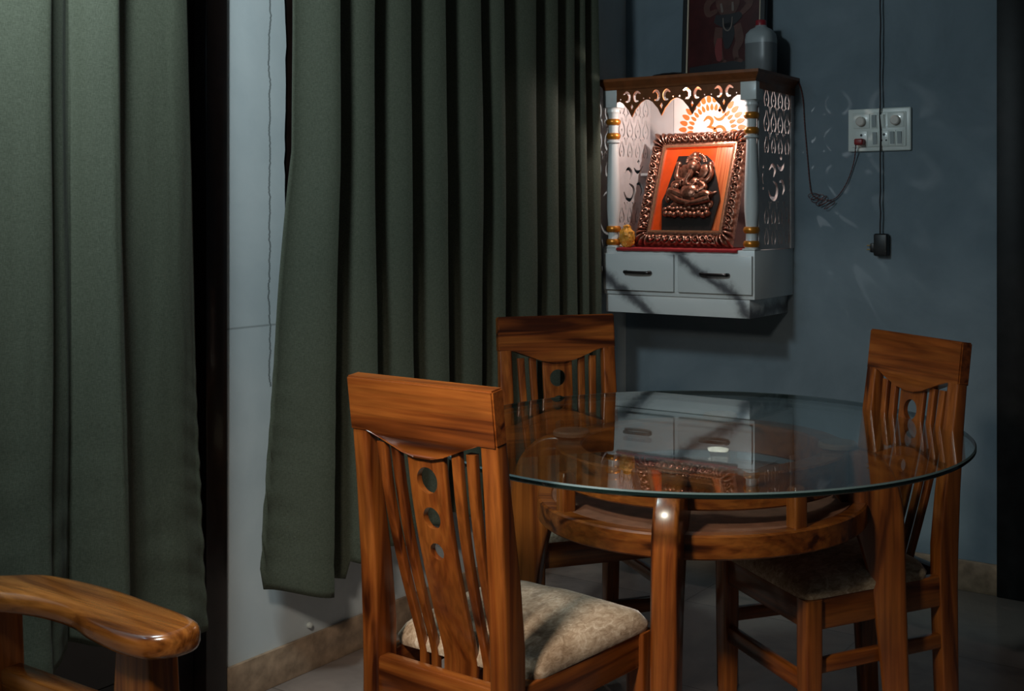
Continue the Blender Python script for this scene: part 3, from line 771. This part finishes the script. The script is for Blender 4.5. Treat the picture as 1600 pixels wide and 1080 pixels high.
mx_ = Matrix(((0, 0, 1, 0), (-1, 0, 0, 0), (0, 1, 0, 0), (0, 0, 0, 1)))   # (u, v) -> y = -u, z = v, thickness along x
for xx in (X0 + .006, X1 - .006):
    bm = cut(jali_loops(), .008, Matrix.Translation((xx, -.002, 0)) @ mx_)
    link('side_panel', bm, M['jali'], sh)
box('edge_strip', M['jali'], sh, (X1 - .012, X1 + .004, -.030, -.001, 1.137, 1.714), .001)
# turned front columns
for cx in (X0 + .020, X1 - .024):
    cy = -.300; bm = bmesh.new()
    bx(bm, cx - .030, cx + .030, cy - .026, cy + .030, 1.652, 1.716, bev=.002)
    lathe(bm, [(.020, 1.640), (.026, 1.651)], cx, cy)
    pr = [(.0235, 1.141), (.0235, 1.152), (.0195, 1.160), (.0195, 1.198), (.020, 1.206), (.0195, 1.212), (.021, 1.230), (.0245, 1.270), (.0252, 1.310), (.0235, 1.380), (.0205, 1.450), (.0180, 1.505), (.0175, 1.520), (.0255, 1.524), (.0255, 1.530), (.0175, 1.534), (.0180, 1.60), (.0185, 1.628), (.024, 1.636), (.022, 1.652)]
    lathe(bm, pr, cx, cy)
    bx(bm, cx - .024, cx + .024, cy - .024, cy + .024, 1.1365, 1.1425, bev=.001)
    co = link('column', bm, M['white_paint'], sh)
    for z, r in ((1.158, .029), (1.206, .029), (1.548, .0265), (1.600, .0275)):
        bm = bmesh.new(); lathe(bm, [(.018, z - .012), (r - .004, z - .0105), (r, z - .003), (r, z + .003), (r - .004, z + .0105), (.018, z + .012)], cx, cy); link('gold_ring', bm, M['gold'], co)
# shrine lamp: small LED spot under the top board, with its cable
lamp = thing('shrine_lamp', 'small glowing lamp under the front edge of the shrine roof', 'lamp', (.440, -.285, 1.700))
bm = bmesh.new(); lathe(bm, [(.014, .014), (.017, .010), (.017, .002), (.014, .001)]); link('lamp_housing', bm, M['switch_white'], lamp)
bm = bmesh.new(); bmesh.ops.create_uvsphere(bm, u_segments=20, v_segments=12, radius=.0135); bm.transform(Matrix.Translation((0, 0, -.004))); link('bulb', bm, M['lamp'], lamp)
pl = bpy.data.lights.new('shrine_lamp_light', 'POINT'); pl.energy = 4.8; pl.color = (1.0, 0.90, 0.84); pl.shadow_soft_size = 0.005
plo = bpy.data.objects.new('shrine_lamp_light', pl); COL.objects.link(plo); plo.parent = lamp; plo.location = (0.0, 0.0, -.030)
# red cloth on the shrine floor
bm = bmesh.new(); n = 30; g = []
for i in range(n + 1):
    x = .165 + (.655 - .165) * i / n; row = []
    for y, z in ((-.045, 1.1385), (-.20, 1.1395), (-.318, 1.1390), (-.332, 1.1375), (-.3365, 1.1285)):
        row.append(bm.verts.new((x, y + .0018 * math.sin(i * 1.7), z + .0006 * math.sin(i * 2.3))))
    g.append(row)
for i in range(n):
    for j in range(4): bm.faces.new((g[i][j], g[i + 1][j], g[i + 1][j + 1], g[i][j + 1]))
o = link('red_cloth', bm, M['red_cloth']); o.modifiers.new('t', 'SOLIDIFY').thickness = .0015
tag(o, 'red cloth laid on the shrine floor under the carved picture frame', 'cloth')
# small bracket shelf and box inside on the left
bs = box('bracket_shelf', M['white_panel'], None, (.128, .215, -.10, -.018, 1.408, 1.418), .001); tag(bs, 'small white bracket shelf inside the shrine, left of the carved frame', 'shelf')
bm = bmesh.new(); bx(bm, .160, .200, -.085, -.045, 1.4185, 1.448, bev=.003); tag(link('trinket_box', bm, M['darkred']), 'small dark red box on the white bracket shelf inside the shrine', 'box')
bm = bmesh.new(); lathe(bm, [(.018, 1.1395), (.022, 1.145), (.022, 1.165), (.010, 1.175), (.010, 1.205), (.016, 1.215), (.016, 1.225), (.008, 1.228)], .205, -.16)
tag(link('brass_pot', bm, M['brass']), 'little brass pot behind the yellow packet in the shrine', 'pot')
# crumpled yellow packet
bm = bmesh.new(); bmesh.ops.create_icosphere(bm, subdivisions=4, radius=1.0)
for v in bm.verts:
    p = v.co.copy(); zz = p.z
    k = 1.0 if zz < .45 else 1.0 - .45 * math.sin(PI * (zz - .45) / .55 * .8)
    if zz > .80: k *= 1.6
    nn = mnoise.noise(p * 3.1) * .30 + mnoise.noise(p * 7.0) * .12
    v.co = Vector((p.x * .030 * k * (1 + nn), p.y * .024 * k * (1 + nn), max(zz, -.82) * .045 * (1 + .15 * nn)))
bm.transform(Matrix.Translation((.182, -.285, 1.1775)))
tag(link('paper_packet', bm, M['yellow'], smooth=18), 'crumpled yellow orange packet beside the left shrine column', 'packet')

# ---- carved copper frame with relief figure
FW, FH = .405, .445; fb = .050
fr = thing('picture_frame', 'ornate carved copper frame with a seated elephant-headed relief on orange, leaning in the shrine', 'picture', (.398, -.255, 1.1425))
tilt = math.atan2(.150, .42)
fr.rotation_euler = (-tilt, 0, R(-1.5))
def fpt(u, v, w_=0): return Vector((u, -w_, v))       # u across, v up, w out towards the viewer
# frame border as displaced ring
def perim(d):
    hw, hh = FW / 2 - d, FH / 2 - d; return [(-hw, -hh), (hw, -hh), (hw, hh), (-hw, hh)]
bm = bmesh.new(); rings = []
per_n = 150
cor0 = perim(0); tot = []
def border_point(s, d):
    c = perim(d); side = int(s) % 4; q = s - int(s); a = c[side]; b = c[(side + 1) % 4]
    return a[0] + (b[0] - a[0]) * q, a[1] + (b[1] - a[1]) * q
NV = 22
for i in range(4 * per_n):
    s = i / per_n; side = int(s); q = s - side; L = FW if side % 2 == 0 else FH
    row = []
    dist_c = min(q, 1 - q) * L
    for j in range(NV + 1):
        t = j / NV; d = fb * t
        x, y = border_point(s, d)
        base = .008 + .016 * math.sin(PI * min(1, t * 1.15)) ** .7
        ph = (q - .5) * L / .034
        k = ph - math.floor(ph + .5); cx_, cy_ = k * .034, (t - .48) * fb
        rr = math.hypot(cx_, cy_); an = math.atan2(cy_, cx_)
        sc = math.sin(an * 1 + rr * 520) * max(0, 1 - rr / .024)
        leaf = math.sin(((q - .5) * L) * 190 + t * 9) * .5 + mnoise.noise(Vector((x * 95, y * 95, 2))) * .9
        amp = .0055 * sc + .0034 * leaf * min(1, rr / .012)
        if dist_c < .055:
            cnr = (math.copysign(FW / 2 - fb - .012, x), math.copysign(FH / 2 - fb - .012, y)); a2 = math.atan2(y - cnr[1], x - cnr[0])
            f_ = max(0, min(1, (.055 - dist_c) / .015)); amp = amp * (1 - f_) + f_ * .006 * math.sin(a2 * 17)
        if t > .86: amp *= .1; base = .012
        edge = 0
        if t < .08: edge = .0025 * math.sin(q * L * 260)
        nx_ = x * (1 + edge * 2); ny_ = y * (1 + edge * 2)
        row.append(fpt(nx_, ny_ + FH / 2, max(.001, base + amp)))
    row.append(fpt(*[a + b_ for a, b_ in zip(border_point(s, fb), (0, FH / 2))], -.006)); row.append(fpt(border_point(s, 0)[0], border_point(s, 0)[1] + FH / 2, -.006))
    rings.append(row)
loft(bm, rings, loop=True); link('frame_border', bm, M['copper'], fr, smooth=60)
bm = bmesh.new(); rings = []
for d, w_ in ((fb - .002, .010), (fb + .002, .014), (fb + .009, .012), (fb + .012, .006), (fb + .012, 0), (fb - .002, 0)):
    rings.append([fpt(x, y + FH / 2, w_) for x, y in perim(d)])
bmv = [list(r) for r in zip(*rings)]
loft(bm, bmv, loop=True); link('inner_moulding', bm, M['copper_trim'], fr, smooth=30)
iw, ih = FW / 2 - fb - .004, FH / 2 - fb - .004
bm = bmesh.new(); a = fpt(-iw, FH / 2 - ih, 0); b_ = fpt(iw, FH / 2 + ih, .003)
bx(bm, a.x, b_.x, b_.y, a.y, a.z, b_.z); link('backing_board', bm, M['orange_board'], fr)
bm = bmesh.new(); bx(bm, iw * .50, iw * .96, -.0042, -.003, FH / 2 - ih + .01, FH / 2 + ih - .006); link('printed_strip', bm, M['stripe'], fr)
sc_ = 2 * iw / 590.0
def C(cx, cy, w_=0): return fpt((cx - 625 + (cy - 200) * .169) * sc_, FH / 2 + (555 - cy) * 2 * ih / 712.0, w_)
pq = [(452, 285), (690, 285), (735, 330), (770, 470), (800, 640), (755, 800), (725, 900), (320, 905), (318, 655), (345, 600), (400, 440)]
lp = [(C(x, y).x, C(x, y).z) for x, y in pq]
bm = cut([lp], .006, toY(-.0085)); link('plaque', bm, M['plaque'], fr)
# relief figure: blended ellipsoids and limbs, fused by a voxel remesh
bm = bmesh.new()
def ell(cx, cy, w_, rx, ry, rw, rot=0):
    b2 = bmesh.new(); bmesh.ops.create_icosphere(b2, subdivisions=3, radius=1.0)
    p = C(cx, cy, w_)
    b2.transform(Matrix.Translation(p) @ Matrix.Rotation(R(rot), 4, 'Y') @ Matrix.Diagonal((rx * sc_, rw * sc_, ry * sc_, 1))); merge(bm, b2)
def limb(pts, rad):
    b2 = bmesh.new(); P = [C(x, y, w_) for x, y, w_ in pts]; c = catmull(P, 6); n = len(c)
    rr = [rad[0] + (rad[-1] - rad[0]) * i / (n - 1) if len(rad) == 2 else rad[min(len(rad) - 1, int(i * len(rad) / n))] for i in range(n)]
    tube(b2, c, [r * sc_ for r in rr], 12); merge(bm, b2)
W = .012
ell(565, 600, W + .004, 88, 78, 60)                 # belly
ell(572, 520, W, 92, 55, 45)                        # chest
ell(598, 395, W + .012, 56, 58, 52)                 # head
ell(600, 330, W + .008, 50, 34, 42)                 # crown base
ell(602, 295, W + .006, 30, 34, 30)                 # crown tip
for s, cx in ((-1, 512), (1, 668)): ell(cx, 420, W + .004, 46, 56, 12, 12 * s)   # ears
limb([(596, 420, W + .022), (580, 470, W + .026), (555, 510, W + .026), (560, 545, W + .024), (600, 548, W + .022), (622, 522, W + .022)], (24, 11))
limb([(575, 440, W + .018), (545, 455, W + .020)], (9, 4)); limb([(625, 440, W + .018), (648, 452, W + .020)], (9, 4))
limb([(500, 505, W + .004), (450, 470, W + .006), (462, 375, W + .006)], (26, 16)); ell(462, 362, W + .006, 24, 26, 18)
limb([(640, 505, W + .004), (700, 505, W + .008), (738, 450, W + .008), (728, 385, W + .008)], (26, 15)); ell(730, 375, W + .006, 22, 30, 18)
limb([(490, 520, W + .006), (430, 530, W + .010), (440, 575, W + .016)], (28, 18)); ell(450, 550, W + .014, 28, 26, 24)
limb([(650, 520, W + .006), (690, 560, W + .012), (650, 590, W + .020)], (28, 18)); ell(640, 600, W + .020, 24, 20, 20)
limb([(520, 640, W + .004), (430, 600, W + .010), (390, 590, W + .012)], (44, 30)); limb([(395, 600, W + .012), (470, 665, W + .016), (580, 690, W + .018)], (32, 16))
limb([(620, 640, W + .004), (700, 620, W + .010), (735, 640, W + .012)], (44, 30)); limb([(730, 650, W + .012), (650, 680, W + .018), (540, 700, W + .018)], (32, 16))
ell(375, 640, W, 26, 36, 22); ell(745, 600, W, 34, 12, 12, -20); ell(720, 690, W, 30, 34, 22)
for cx in range(360, 701, 34):
    ell(cx, 732 + 6 * math.sin(cx), W + .006, 23, 19, 28); ell(cx + 6, 776 + 8 * math.cos(cx), W + .006, 25, 24, 30)
ell(535, 735, W - .004, 190, 60, 26); ell(560, 690, W - .002, 175, 40, 26)
ell(560, 655, W - .006, 170, 70, 22); ell(580, 470, W - .008, 130, 120, 20)
for k in range(14):
    a = PI * (k + .5) / 14; ell(605 + 82 * math.cos(a), 345 - 78 * math.sin(a), W - .002, 11, 11, 9)
for k in range(9): ell(508 + k * 16, 505 + 42 * math.sin(PI * k / 8), W + .016, 8, 8, 8)
for k in range(7): ell(552 + k * 16, 360 - 9 * math.sin(PI * k / 6), W + .024, 8, 8, 7)
limb([(540, 345, W - .003), (555, 285, W - .003), (605, 262, W - .003), (655, 285, W - .003), (668, 345, W - .003)], (9, 9))
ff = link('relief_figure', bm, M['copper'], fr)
rm = ff.modifiers.new('r', 'REMESH'); rm.mode = 'VOXEL'; rm.voxel_size = .0016; rm.use_smooth_shade = True
dg = bpy.context.evaluated_depsgraph_get(); dg.update()
me = bpy.data.meshes.new_from_object(ff.evaluated_get(dg)); ff.modifiers.clear(); ff.data = me

# ---- poster leaning on the wall above the shrine
ps = thing('framed_print', 'dark red framed religious print standing on the shrine roof against the wall', 'picture', (.465, -.062, 1.7545)); ps.rotation_euler = (R(-3.0), 0, 0)
PW, PH = .345, .52
bm = bmesh.new(); rings = []
for d, w_ in ((0, 0), (0, .014), (.004, .017), (.020, .017), (.024, .012), (.024, 0)):
    rings.append([fpt(x, y + PH / 2, w_) for x, y in ((-PW / 2 + d, -PH / 2 + d), (PW / 2 - d, -PH / 2 + d), (PW / 2 - d, PH / 2 - d), (-PW / 2 + d, PH / 2 - d))])
loft(bm, [list(r) for r in zip(*rings)], loop=True); link('frame_border', bm, M['black'], ps, smooth=30)
bm = bmesh.new(); rings = []
for d, w_ in ((.0205, .016), (.0225, .0195), (.0255, .016), (.0255, .011)):
    rings.append([fpt(x, y + PH / 2, w_) for x, y in ((-PW / 2 + d, -PH / 2 + d), (PW / 2 - d, -PH / 2 + d), (PW / 2 - d, PH / 2 - d), (-PW / 2 + d, PH / 2 - d))])
loft(bm, [list(r) for r in zip(*rings)], loop=True); link('gold_fillet', bm, plain('pale_gold_fillet', (0.85, 0.72, 0.55), 0.3), ps, smooth=30)
bm = bmesh.new(); bx(bm, -PW / 2 + .01, PW / 2 - .01, -.008, -.001, .01, PH - .01); pr = link('print', bm, M['poster'], ps)
def pshape(name, loops, mat, d=.0004):
    b2 = bmesh.new()
    for lp in loops: merge(b2, cut([lp], .0006, toY(-.0084 - d)))
    return link(name, b2, mat, pr)
sx_ = .015
pshape('printed_ground', [[(-.14, .026), (.14, .026), (.14, .060), (.06, .072), (-.05, .066), (-.14, .058)]], M['p_dark'], 0)
pshape('printed_legs', [stroke([(sx_ - .030, .200), (sx_ - .038, .150), (sx_ - .028, .105), (sx_ - .022, .078)], [.040, .034, .024, .020]),
                        stroke([(sx_ + .034, .205), (sx_ + .052, .150), (sx_ + .036, .110), (sx_ + .040, .082)], [.042, .034, .024, .022]),
                        stroke([(sx_ - .030, .076), (sx_ - .005, .072)], [.012, .010]), stroke([(sx_ + .034, .078), (sx_ + .060, .070)], [.016, .012])], M['p_skin'], .0004)
pshape('printed_torso', [circle(sx_, .300, .050, 20, .062), stroke([(sx_ - .045, .330), (sx_ - .085, .290), (sx_ - .080, .255), (sx_ - .050, .262)], [.034, .028, .024, .018]),
                         stroke([(sx_ + .045, .330), (sx_ + .090, .285), (sx_ + .060, .250)], [.034, .028, .020]), circle(sx_, .395, .030, 18, .036)], M['p_skin'], .0008)
pshape('printed_waistcloth', [stroke([(sx_ - .052, .235), (sx_, .222), (sx_ + .045, .238)], [.030, .052, .030]), stroke([(sx_ + .002, .215), (sx_ + .006, .170), (sx_ + .002, .130)], [.040, .050, .026])], M['p_dark'], .0012)
pshape('printed_sash', [stroke([(sx_ - .030, .160), (sx_ - .034, .120), (sx_ - .030, .085)], [.020, .030, .024])], M['p_red'], .0016)
pshape('printed_garland', [stroke([(sx_ - .018, .235), (sx_ - .014, .200), (sx_ + .002, .186), (sx_ + .016, .200), (sx_ + .020, .235)], [.004, .005, .005, .005, .004]),
                           stroke([(sx_ - .028, .290), (sx_ - .022, .260)], [.008, .010]), stroke([(sx_ + .020, .292), (sx_ + .022, .262)], [.008, .010])], M['p_pale'], .0020)
# ---- plastic bottle on the shrine roof
bt = thing('plastic_bottle', 'milky white plastic bottle with a red cap on the shrine roof', 'bottle', (.652, -.135, 1.7545))
def sq_lathe(bm, prof, e=.60, seg=32):
    rings = []
    for r, z in prof:
        row = []
        for k in range(seg):
            a = 2 * PI * k / seg; c, s = math.cos(a), math.sin(a)
            kk = 1.0 / ((abs(c) ** (2 / e) + abs(s) ** (2 / e)) ** (e / 2)) if r > .03 else 1.0
            row.append((r * kk * c, r * kk * s * .85, z))
        rings.append(row)
    loft(bm, rings)
bm = bmesh.new(); sq_lathe(bm, [(.046, 0), (.052, .006), (.0535, .07), (.0535, .115)]); link('bottle_body', bm, M['bottle_low'], bt, smooth=50)
bm = bmesh.new(); sq_lathe(bm, [(.0538, .115), (.0535, .130), (.050, .150), (.036, .166), (.022, .174), (.020, .180)]); link('bottle_shoulder', bm, M['bottle'], bt, smooth=50)
bm = bmesh.new(); lathe(bm, [(.0195, .180), (.0195, .196), (.017, .199)]); link('cap', bm, M['cap'], bt)
# dark folded cloth lying on the roof edge
bm = bmesh.new(); n = 14; g = []
for i in range(n + 1):
    x = .36 + .15 * 0 + (.14) * i / n - .04; row = []
    for j, y in enumerate((-.335, -.30, -.26, -.22)): row.append(bm.verts.new((x, y, 1.7575 + .006 * math.sin(PI * i / n) + .002 * mnoise.noise(Vector((x * 40, y * 30, 0))))))
    g.append(row)
for i in range(n):
    for j in range(3): bm.faces.new((g[i][j], g[i + 1][j], g[i + 1][j + 1], g[i][j + 1]))
o = link('folded_cloth', bm, M['p_dark']); o.modifiers.new('t', 'SOLIDIFY').thickness = .004; tag(o, 'thin dark cloth lying along the front edge of the shrine roof', 'cloth')

# ------------------------------------------------------------------ switchboard
sb = thing('switchboard', 'white switchboard with two round fan knobs and rocker switches on the blue-grey wall', 'switchboard', (1.0445, 0, 1.555))
bm = bmesh.new(); bx(bm, -.1135, .1135, -.012, 0, -.075, .075, bev=.005, seg=3); bx(bm, -.098, .098, -.016, -.010, -.060, .060, bev=.003); link('cover_plate', bm, M['switch_white'], sb)
for x in (-.062, .062):
    bm = bmesh.new(); bx(bm, x - .030, x + .030, -.0185, -.015, .006, .056, bev=.002); k = link('regulator', bm, M['switch_white'], sb)
    bm = bmesh.new(); lathe(bm, [(.017, 0), (.0165, .012), (.013, .015)]); bm.transform(Matrix.Translation((x, -.0185, .030)) @ Matrix.Rotation(R(90), 4, 'X')); link('knob', bm, M['knob'], k)
for x, z, mt in ((-.015, .030, 'switch_grey'), (.014, .030, 'switch_white'), (-.012, -.030, 'switch_grey'), (.050, -.030, 'switch_grey'), (.076, -.030, 'switch_grey')):
    bm = bmesh.new(); bx(bm, x - .0115, x + .0115, -.018, -.015, z - .026, z + .026, bev=.001); fr_ = link('switch', bm, M['switch_white'], sb)
    bm = bmesh.new(); vs = [(x - .0075, -.0175, z - .021), (x + .0075, -.0175, z - .021), (x + .0075, -.0175, z + .021), (x - .0075, -.0175, z + .021)]
    vf = [(x - .0075, -.0200, z - .021), (x + .0075, -.0200, z - .021), (x + .0075, -.0255, z + .021), (x - .0075, -.0255, z + .021)]
    loft(bm, [vs, vf]); link('rocker', bm, M[mt], fr_)
for x in (-.062, .020):
    bm = bmesh.new(); bx(bm, x - .0 - .022, x + .022, -.018, -.015, -.056, -.004, bev=.001) if x < 0 else bx(bm, x - .014, x + .016, -.018, -.015, -.056, -.004, bev=.001)
    so = link('socket', bm, M['switch_white'], sb)
    bm = bmesh.new()
    for dx, dz, r in ((0, .012, .0045), (-.009, -.008, .0032), (.009, -.008, .0032)):
        if x > 0: dx *= .9
        b2 = bmesh.new(); lathe(b2, [(r, 0), (r, .0008)], seg=12); b2.transform(Matrix.Translation((x + dx, -.0178, -.030 + dz)) @ Matrix.Rotation(R(90), 4, 'X')); merge(bm, b2)
    link('socket_hole', bm, M['black'], so)
pg = thing('plug', 'dark red plug pushed into the left socket of the switchboard', 'plug', (.982, -.018, 1.512))
bm = bmesh.new(); bx(bm, -.016, .016, -.030, 0, -.010, .012, bev=.005, seg=3); link('plug_body', bm, M['redplug'], pg)
bm = bmesh.new()
for dx in (-.009, .009): tube(bm, [(dx, 0.0, .004), (dx, .006, .004)], .002)
link('plug_pin', bm, M['handle'], pg)
# twisted cord from the shrine roof via a tangle to the plug
bm = bmesh.new()
path = catmull([(.724, -.004, 1.745), (.742, -.006, 1.735), (.757, -.006, 1.68), (.764, -.005, 1.58), (.775, -.005, 1.46), (.783, -.006, 1.38), (.792, -.008, 1.335), (.815, -.010, 1.318), (.845, -.012, 1.312), (.885, -.010, 1.318), (.925, -.010, 1.37), (.952, -.012, 1.44), (.966, -.030, 1.49), (.972, -.045, 1.510)], 10)
def twist(bm, path, off, rad, turns, ph):
    pts = []; L = 0
    for i, p in enumerate(path):
        if i: L += (path[i] - path[i - 1]).length
        a = L * turns + ph; pts.append(p + Vector((off * math.cos(a), off * math.sin(a) * .6, 0)))
    tube(bm, pts, rad, 6)
twist(bm, path, .0012, .0013, 260, 0); twist(bm, path, .0012, .0013, 260, PI)
for k in range(5):
    c = Vector((.800 + .016 * k, -.010 - .002 * k, 1.325 - .008 * k)); lp = []
    for j in range(25):
        a = 2 * PI * j / 24 + k; lp.append(c + Vector(((.020 + .004 * (k % 2)) * math.cos(a), .004 * math.sin(2 * a), (.011 + .003 * (k % 3)) * math.sin(a + .5 * k))))
    tube(bm, lp, .0012, 6)
tag(link('power_cord', bm, M['redwire']), 'thin twisted cord looping from the shrine roof to the red plug', 'cord')
# hanging cable with a black adapter
ha = thing('hanging_adapter', 'black power adapter dangling on a long dark cable in front of the switchboard', 'adapter', (1.053, -.020, 1.115))
bm = bmesh.new(); zz = [1.68 - k * .0373 for k in range(44)]
pts = [Vector((1.053 + .0035 * mnoise.noise(Vector((z * 9, 2, 1))) + .002 * mnoise.noise(Vector((z * 30, 5, 1))) - 1.053, -.002 + .003 * mnoise.noise(Vector((z * 9, 8, 1))), z)) for z in zz if z > .07]
tube(bm, catmull(pts, 3), .0028, 8); link('cable', bm, M['cable'], ha)
bm = bmesh.new(); bx(bm, -.022, .028, -.012, .016, 0, .078, bev=.006, seg=3); bx(bm, -.036, -.020, -.008, .012, .012, .045, bev=.004); link('adapter_body', bm, M['black'], ha)
bm = bmesh.new()
for z in (.022, .036): tube(bm, [(-.036, .002, z), (-.050, .002, z)], .002)
link('plug_pin', bm, M['brass'], ha)
# small paint-coloured peg low on the left wall
bm = bmesh.new(); lathe(bm, [(.006, 0), (.0085, .004), (.007, .012), (.004, .014)], seg=12); bm.transform(Matrix.Translation((0, -1.665, .125)) @ Matrix.Rotation(R(90), 4, 'Y'))
tag(link('wall_plug', bm, M['switch_white']), 'tiny white plug stuck in the wall just above the skirting', 'wall plug')
